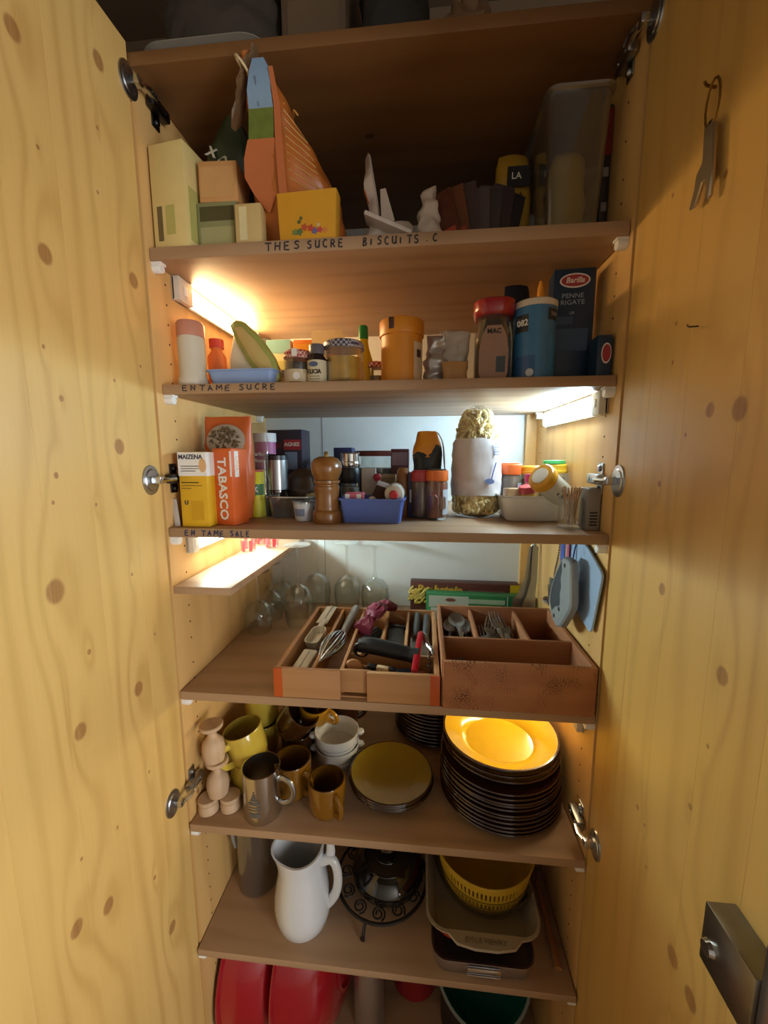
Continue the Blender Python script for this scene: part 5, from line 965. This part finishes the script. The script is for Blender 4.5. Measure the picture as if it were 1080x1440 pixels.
p2 = plate_proto('dinner_plate', 'lowest plate of the dark stack at the back', .100, .016, False, '6a4a14', PB, gr_, (.108, .325, Z6))
for k in range(1, 11): dup(p2, (.108+random.uniform(-.002, .002), .325, Z6+.0088*k), None, '%s plate from the bottom of the dark back stack' % ordn[k])
# egg cups
EC = [(0, 0), (.0165, 0), (.0185, .001), (.0205, .012), (.0215, .024), (.019, .038), (.012, .047), (.0085, .051), (.0080, .058), (.0095, .061), (.019, .066), (.0215, .069), (.0215, .0735), (.020, .0750), (0, .0755)]
for k, (x, y, z, lb) in enumerate(((-.3225, .036, Z6+.0305, 'turned wooden egg cup upside down, lower of the pair'), (-.3245, .034, Z6+.1065, 'turned wooden egg cup upside down, balanced on top'))):
    t = thing('egg_cup', lb, 'egg cup', (x, y, z), 0, 'wooden egg cups', (0, R(-2 if k else 1), 0)); G().lathe(EC[:9]+[(0, .058)], 32).build('cup_bowl', W_TURN, t); G().lathe([(0, .0578)]+EC[8:], 32).build('cup_foot', W_TURN, t)
for k, (x, y, lb) in enumerate(((-.3385, .026, 'squat wooden cup at the left under the egg cups'), (-.2985, .036, 'squat wooden cup at the right under the egg cups'))):
    t = thing('wooden_cup', lb, 'cup', (x, y, Z6), 0, 'squat wooden cups'); G().lathe([(0, 0), (.016, 0), (.019, .003), (.0195, .012), (.017, .019), (0, .019)], 28).build('cup_base', W_TURN, t); G().lathe([(0, .0188), (.0165, .0188), (.0195, .023), (.0195, .028), (.018, .0298), (0, .0298)], 28).build('cup_rim', W_TURN, t)

# ------------------------------------------------------------ sixth shelf: jug, trivet, dishes (z 0.483)
Z7 = .4835
t = thing('white_jug', 'tall white porcelain jug with big handle', 'jug', (-.166, .060, Z7), 0); pj = M_('jug_white', 'dfe4e8', .14, coat=.6, var=.02)
prof = [(.042, 0), (.046, .002), (.052, .012), (.0575, .035), (.0585, .055), (.056, .080), (.051, .110), (.0465, .135), (.0455, .160), (.048, .185)]
def jring(r, z, d=0, n=40):
    P = []
    for i in range(n):
        a = 2*PI*i/n; sp_ = max(0, math.cos(a-R(200)))**6*.012*max(0, (z-.13)/.055); zz = z + max(0, (z-.12)/.065)*(.012*math.cos(a-R(90)))
        P.append(((r-d+sp_)*math.cos(a), (r-d+sp_)*math.sin(a), zz))
    return P
G().loft([jring(r_, z_) for r_, z_ in prof]+[jring(r_, max(z_, .006), .004) for r_, z_ in prof[::-1]]).build('jug_body', pj, t)
G().tube([(.044, -.004, .150), (.062, -.006, .158), (.073, -.008, .146), (.077, -.008, .118), (.074, -.008, .090), (.064, -.006, .066), (.050, -.004, .050)], [.009, .0085, .0075, .0075, .0075, .008, .010], 14, flat=1.25).build('handle', pj, t)
G().tube([(.060, -.004, .152), (.062, -.002, .175), (.060, 0, .200)], [.007, .0065, .005], 12, flat=1.4).build('thumb_rest', pj, t)
t = thing('plastic_canister', 'tall clear plastic canister beside the white jug', 'canister', (-.292, .128, Z7))
G().lathe([(0, .0005), (.040, .0005), (.043, .003), (.044, .19), (.042, .19), (.041, .006), (0, .004)], 40).build('canister_wall', glass('grey_plastic', 'eae7e2', .12, .6, .08, .03), t)
G().lathe([(.042, .188), (.0465, .188), (.0465, .204), (.044, .207), (0, .207)], 40).build('lid', M_('canister_lid', '5a5650', .4), t)
G().tube([(-.040, -.014, .195), (-.046, -.020, .17), (-.046, -.022, .13), (-.042, -.018, .10)], .004, 8).build('clasp', M_('clasp_grey', '8a8680', .4), t)
# wrought trivet carrying a dark glass lid
iron = M_('cast_iron', '1c1a19', .45, var=.2)
t = thing('iron_trivet', 'black cast-iron trivet with scrolls and little feet', 'trivet', (-.008, .138, Z7)); ht_ = .034
def circ(r_, z_, n=48): return [(r_*math.cos(2*PI*i/n), r_*math.sin(2*PI*i/n), z_) for i in range(n)]
G().tube(circ(.099, ht_), .0035, 8, closed=True).build('ring', iron, t); G().tube(circ(.060, ht_), .0028, 8, closed=True).build('ring', iron, t)
for k in range(12):
    a = 2*PI*k/12; P = []
    for i in range(18):
        s_ = i/17; ang = s_*3.4*PI; rr = .015*(1-.72*s_); P.append((rr*math.cos(ang), rr*math.sin(ang), 0))
    G().tube(P, .0019, 6, M=MX((.080*math.cos(a), .080*math.sin(a), ht_), (0, 0, a+.6))).build('scroll', iron, t)
for k in range(3):
    a = R(-105+120*k); G().tube([(.096*math.cos(a), .096*math.sin(a), ht_), (.104*math.cos(a), .104*math.sin(a), .018), (.108*math.cos(a), .108*math.sin(a), .008), (.112*math.cos(a), .112*math.sin(a), .0068)], [.0035, .0035, .004, .006], 8).build('foot', iron, t)
t = thing('serving_dome', 'dark smoked glass dome with ringed knob on the trivet', 'glass dome', (.004, .150, Z7+.040), rot=(R(6), 0, 0)); smk = mat('smoked_glass', '1a1816', .06, var=.1, coat=1.0)
G().lathe([(.078, 0), (.080, .002), (.080, .006), (.074, .022), (.058, .038), (.036, .048), (.014, .052), (0, .053)], 48).build('dome', smk, t)
G().lathe([(.012, .050), (.009, .056), (.010, .060), (.021, .066), (.025, .074), (.022, .082), (.014, .085), (.012, .082), (0, .081)], 32).build('knob', smk, t)
for r_, z_ in ((.052, .0425), (.030, .0505)): G().tube(circ(r_, z_), .0014, 6, closed=True).build('ridge', smk, t)
# oven dishes
t = thing('steel_roaster', 'steel roasting pan with chrome handle under the red dish', 'pan', (.196, .112, Z7))
G().loft([rrect(.172, .222, .022, 5, .0005), rrect(.180, .230, .025, 5, .006), rrect(.188, .238, .027, 5, .036), rrect(.192, .242, .028, 5, .037), rrect(.192, .242, .028, 5, .0385), rrect(.184, .234, .025, 5, .037), rrect(.176, .226, .022, 5, .008)]).build('pan_shell', mat('pan_steel', 'c0c0c6', .38, 1.0, var=.1), t)
g = G().box((0, -.1215, .026), (.062, .005, .011), .002); g.box((0, -.120, .012), (.062, .004, .004), .0015); g.build('pan_handle', CHROME, t)
t = thing('oven_dish', 'red stoneware oven dish with cream inside and flared handle', 'dish', (.197, .122, Z7+.0388)); cr = M_('cream_glaze', 'a89c88', .3, coat=.3); rd = M_('red_glaze', 'b8401e', .25, coat=.4)
G().loft([rrect(.02, .02, .004, 6, .0005), rrect(.150, .190, .03, 6, .0005), rrect(.170, .208, .034, 6, .008), rrect(.184, .218, .036, 6, .018)], cap=False).build('lower_band', M_('dark_red_glaze', '3a1212', .25, coat=.4), t)
G().loft([rrect(.184, .218, .036, 6, .018), rrect(.206, .234, .038, 6, .044)], cap=False).build('outside', rd, t)
G().loft([rrect(.206, .234, .038, 6, .044), rrect(.217, .246, .042, 6, .0475), rrect(.217, .246, .042, 6, .050), rrect(.208, .236, .038, 6, .0505), rrect(.196, .224, .034, 6, .040), rrect(.172, .20, .03, 6, .010), rrect(.02, .02, .004, 6, .008)], cap=False).build('inside_glaze', cr, t)
for s in (-1, 1): G().prism([(-.072, -s*.0), (.072, 0), (.052, s*.020), (.020, s*.026), (-.020, s*.026), (-.052, s*.020)], .006, MX((0, s*.117, .0445))).build('flared_handle', cr, t)
lettering(t, 'EMILE HENRY', .012, M_('cream_relief', '7d7264', .4), (0, -.131, .0506), (0, 0, 0), ext=.0008, sx=1.05)
t = thing('glass_bowl', 'round glass bowl in the oven dish carrying the yellow basket', 'bowl', (.2125, .132, Z7+.054))
G().lathe([(0, .0005), (.062, .0005), (.068, .002), (.084, .010), (.097, .026), (.104, .046), (.108, .060), (.1065, .061), (.102, .046), (.095, .028), (.082, .013), (.066, .005), (0, .003)], 56).build('bowl_wall', glass('bowl_glass', 'f0f0ea', .05, .35, .05), t)
t = thing('yellow_basket', 'yellow slotted salad spinner basket', 'basket', (.2125, .132, Z7+.058)); yb = M_('basket_yellow', 'c9a42c', .4)
def slotted(z0, z1, r0, r1, n=76):
    b = G(); bm_ = b.bm
    for i in range(n):
        a0 = 2*PI*i/n; a1 = a0+2*PI/n*.55
        q = [bm_.verts.new((r*math.cos(a), r*math.sin(a), z)) for r, a, z in ((r0, a0, z0), (r0, a1, z0), (r1, a1, z1), (r1, a0, z1))]
        q2 = [bm_.verts.new(((r-.0022)*math.cos(a), (r-.0022)*math.sin(a), z)) for r, a, z in ((r0, a0, z0), (r0, a1, z0), (r1, a1, z1), (r1, a0, z1))]
        bm_.faces.new(q); bm_.faces.new(q2[::-1])
        for j in range(4): bm_.faces.new((q[j], q2[j], q2[(j+1) % 4], q[(j+1) % 4]))
    bmesh.ops.recalc_face_normals(bm_, faces=bm_.faces[:]); return b
def hoop(z0, z1, r0, r1): return G().lathe([(r0, z0), (r1, z1), (r1-.0024, z1), (r0-.0024, z0), (r0, z0)], 76)
G().lathe([(0, .006), (.066, .006), (.078, .010), (.084, .018), (.0816, .018), (.076, .0125), (.064, .0085), (0, .0085)], 76).build('basket_base', yb, t)
hoop(.017, .034, .084, .0900).build('band', yb, t); slotted(.033, .048, .0900, .0935).build('slot_row', yb, t, smooth=False); hoop(.047, .060, .0934, .0957).build('band', yb, t); slotted(.059, .077, .0957, .0985).build('slot_row', yb, t, smooth=False); hoop(.076, .092, .0984, .100).build('band', yb, t)
G().lathe([(.1005+.002*math.cos(a*PI/4), .092+.002*math.sin(a*PI/4)) for a in range(9)], 76).build('rim', yb, t); G().lathe([(.0935, .0525), (.0958, .053), (.0935, .0545)], 76).build('groove', M_('groove_dark', '5a4a14', .5), t); G().lathe([(.0855, .0240), (.0885, .0245), (.0860, .026)], 76).build('groove', M_('groove_dark', '5a4a14', .5), t)
T('wooden_spatula', 'pale wooden spatula lying along the right side of lower shelf', 'spatula', [('handle', G().tube([(.338, .02, .006), (.340, .10, .007), (.342, .22, .008)], [.007, .006, .005], 10, flat=.8), W_SPOON), ('spatula_blade', G().prism([(-.012, 0), (.012, 0), (.014, .06), (.010, .075), (-.010, .075), (-.014, .06)], .005, MX((.342, .215, .004))), W_SPOON)], (0, 0, Z7))

# ------------------------------------------------------------ cupboard floor (z 0.16)
Z8 = .0705
redp = M_('red_plastic', 'a01020', .22, coat=.6, var=.06)
for k, (x, y, lb) in enumerate(((-.318, .165, 'red plastic basin standing on edge at the far left'), (-.203, .170, 'red plastic basin standing on edge next to the steel flask'))):
    t = thing('red_basin', lb, 'basin', (x, y+.03, Z8+.190), 0, 'red basins', (R(0), R(87), R(-8)))
    G().lathe([(.180, -.004), (.174, .03), (.160, .075), (.135, .100), (.085, .108), (0, .110), (0, .106), (.083, .104), (.132, .097), (.157, .074), (.171, .03), (.176, -.004)], 64).build('basin_wall', redp, t)
    G().lathe([(.176, -.006), (.187, -.005), (.188, -.001), (.180, .001)], 64).build('rim', redp, t)
    G().lathe([(.085, .108), (.087, .114), (.080, .114), (.078, .108)], 48).build('foot_ring', redp, t)
t = thing('steel_flask', 'brushed steel vacuum flask with black stopper', 'flask', (-.044, .165, Z8))
G().lathe([(0, 0), (.036, 0), (.037, .003), (.037, .285), (.032, .307), (.027, .315), (0, .315)], 40).build('flask_body', mat('flask_steel', 'd0d0d2', .4, 1.0, var=.08), t)
G().lathe([(0, .315), (.0265, .315), (.0265, .341), (.024, .345), (0, .345)], 32).build('stopper', BLACK_PL, t)
t = thing('teal_bowl', 'teal bowl with pale rim tilted towards the front', 'bowl', (.222, .165, Z8+.205), rot=(R(34), 0, R(-4)))
G().lathe([(0, -.060), (.045, -.058), (.075, -.040), (.098, .0), (.104, .032), (.108, .034), (.108, .037), (.102, .037)], 52).build('bowl_outside', M_('pale_rim', '7d8680', .35), t)
G().lathe([(.102, .037), (.094, .0), (.071, -.036), (.042, -.053), (0, -.055)], 52).build('bowl_inside', M_('teal_glaze', '0f5a52', .25, coat=.4), t)
t = thing('red_pot', 'dark red pot between the steel flask and the teal bowl', 'pot', (.065, .26, Z8)); 
G().lathe([(0, 0), (.055, 0), (.060, .004), (.062, .205), (.058, .206), (.056, .006), (0, .005)], 44).build('pot_body', M_('dark_red_pot', '8a1220', .3, coat=.3), t)
G().lathe([(.058, .204), (.066, .204), (.066, .209), (.058, .209)], 44).build('rim', M_('dark_red_pot', '8a1220', .3, coat=.3), t)

t = thing('dark_pot', 'dark cooking pot carrying the teal bowl', 'pot', (.222, .19, Z8)); G().lathe([(0, 0), (.085, 0), (.09, .004), (.092, .120), (.088, .120), (.086, .006), (0, .005)], 48).build('pot_body', iron, t); G().lathe([(.088, .118), (.095, .118), (.095, .123), (.088, .123)], 48).build('rim', iron, t)

# ------------------------------------------------------------ on top of the cupboard
ZT = 2.0345
t = thing('tray_white', 'white rimmed tray at the left on top of the cupboard', 'tray', (-.255, .115, ZT))
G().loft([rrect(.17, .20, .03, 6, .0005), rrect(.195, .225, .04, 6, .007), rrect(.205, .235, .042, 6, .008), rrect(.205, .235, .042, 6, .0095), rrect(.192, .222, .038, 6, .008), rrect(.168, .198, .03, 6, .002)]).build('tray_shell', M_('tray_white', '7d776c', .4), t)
pouch('dark_blanket', 'dark brown folded blanket bundle on top of the white tray', 'blanket', lerp([(0, .09, .09), (.3, .098, .10), (.8, .09, .09), (1, .07, .07)]), .16, (-.250, .120, ZT+.010), M_('brown_felt', '3a3026', .9, var=.25, scale=60), amp=.012, seed=70)
carton('cardboard_case', 'brown cardboard case on top of the cupboard beside the blanket', 'case', .10, .20, .22, (-.100, .160, ZT), 0, M_('dull_card', '5c4834', .8), [('f', -.04, .03, .04, .10, M_('dull_card2', '66523c', .8))])
pouch('dark_bag', 'dark grey cloth bag in the middle on top of the cupboard', 'bag', lerp([(0, .05, .07), (.3, .06, .08), (.8, .05, .06), (1, .03, .03)]), .17, (.022, .115, ZT), M_('grey_felt', '2e2a28', .9, var=.25, scale=60), amp=.010, seed=73)
pouch('paper_wrap', 'crumpled brown wrapping paper on top of the cupboard', 'paper', lerp([(0, .05, .05), (.4, .05, .05), (1, .02, .02)]), .10, (.135, .10, ZT), M_('wrap_paper', '80644a', .7, var=.25, scale=50), amp=.016, seed=76, freq=50)

# ------------------------------------------------------------ bottle opener hanging on the right door
t = thing('bottle_opener', 'metal bottle opener hung by a wire loop on right door', 'bottle opener', (0, 0, 0)); XO = .352
om_ = M_('opener_metal', 'b8a890', .35, metal=.9)
G().prism([(-.153, 1.775), (-.168, 1.771), (-.173, 1.722), (-.172, 1.702), (-.166, 1.700), (-.163, 1.722), (-.158, 1.722), (-.150, 1.705), (-.140, 1.706), (-.146, 1.722), (-.147, 1.735), (-.155, 1.742)], .004, Matrix.Translation((XO, 0, 0)) @ YZ, .001).build('opener_body', om_, t)
G().tube([(XO+.002, -.160+.010*math.sin(R(a)), 1.791+.022*math.cos(R(a))) for a in range(0, 360, 24)], .0012, 6, closed=True).build('wire_loop', M_('loop_brass', '8a6a34', .4, metal=.8), t)
G().tube([(.3625, -.148, 1.814), (.350, -.154, 1.812), (.346, -.158, 1.812)], .0014, 6).build('hook', M_('loop_brass', '8a6a34', .4, metal=.8), t)
G().lathe([(.0035, -.001), (.005, -.001), (.005, .001), (.0035, .001)], 14, MX((XO+.002, -.160, 1.772), (0, PI/2, 0))).build('eyelet', om_, t)
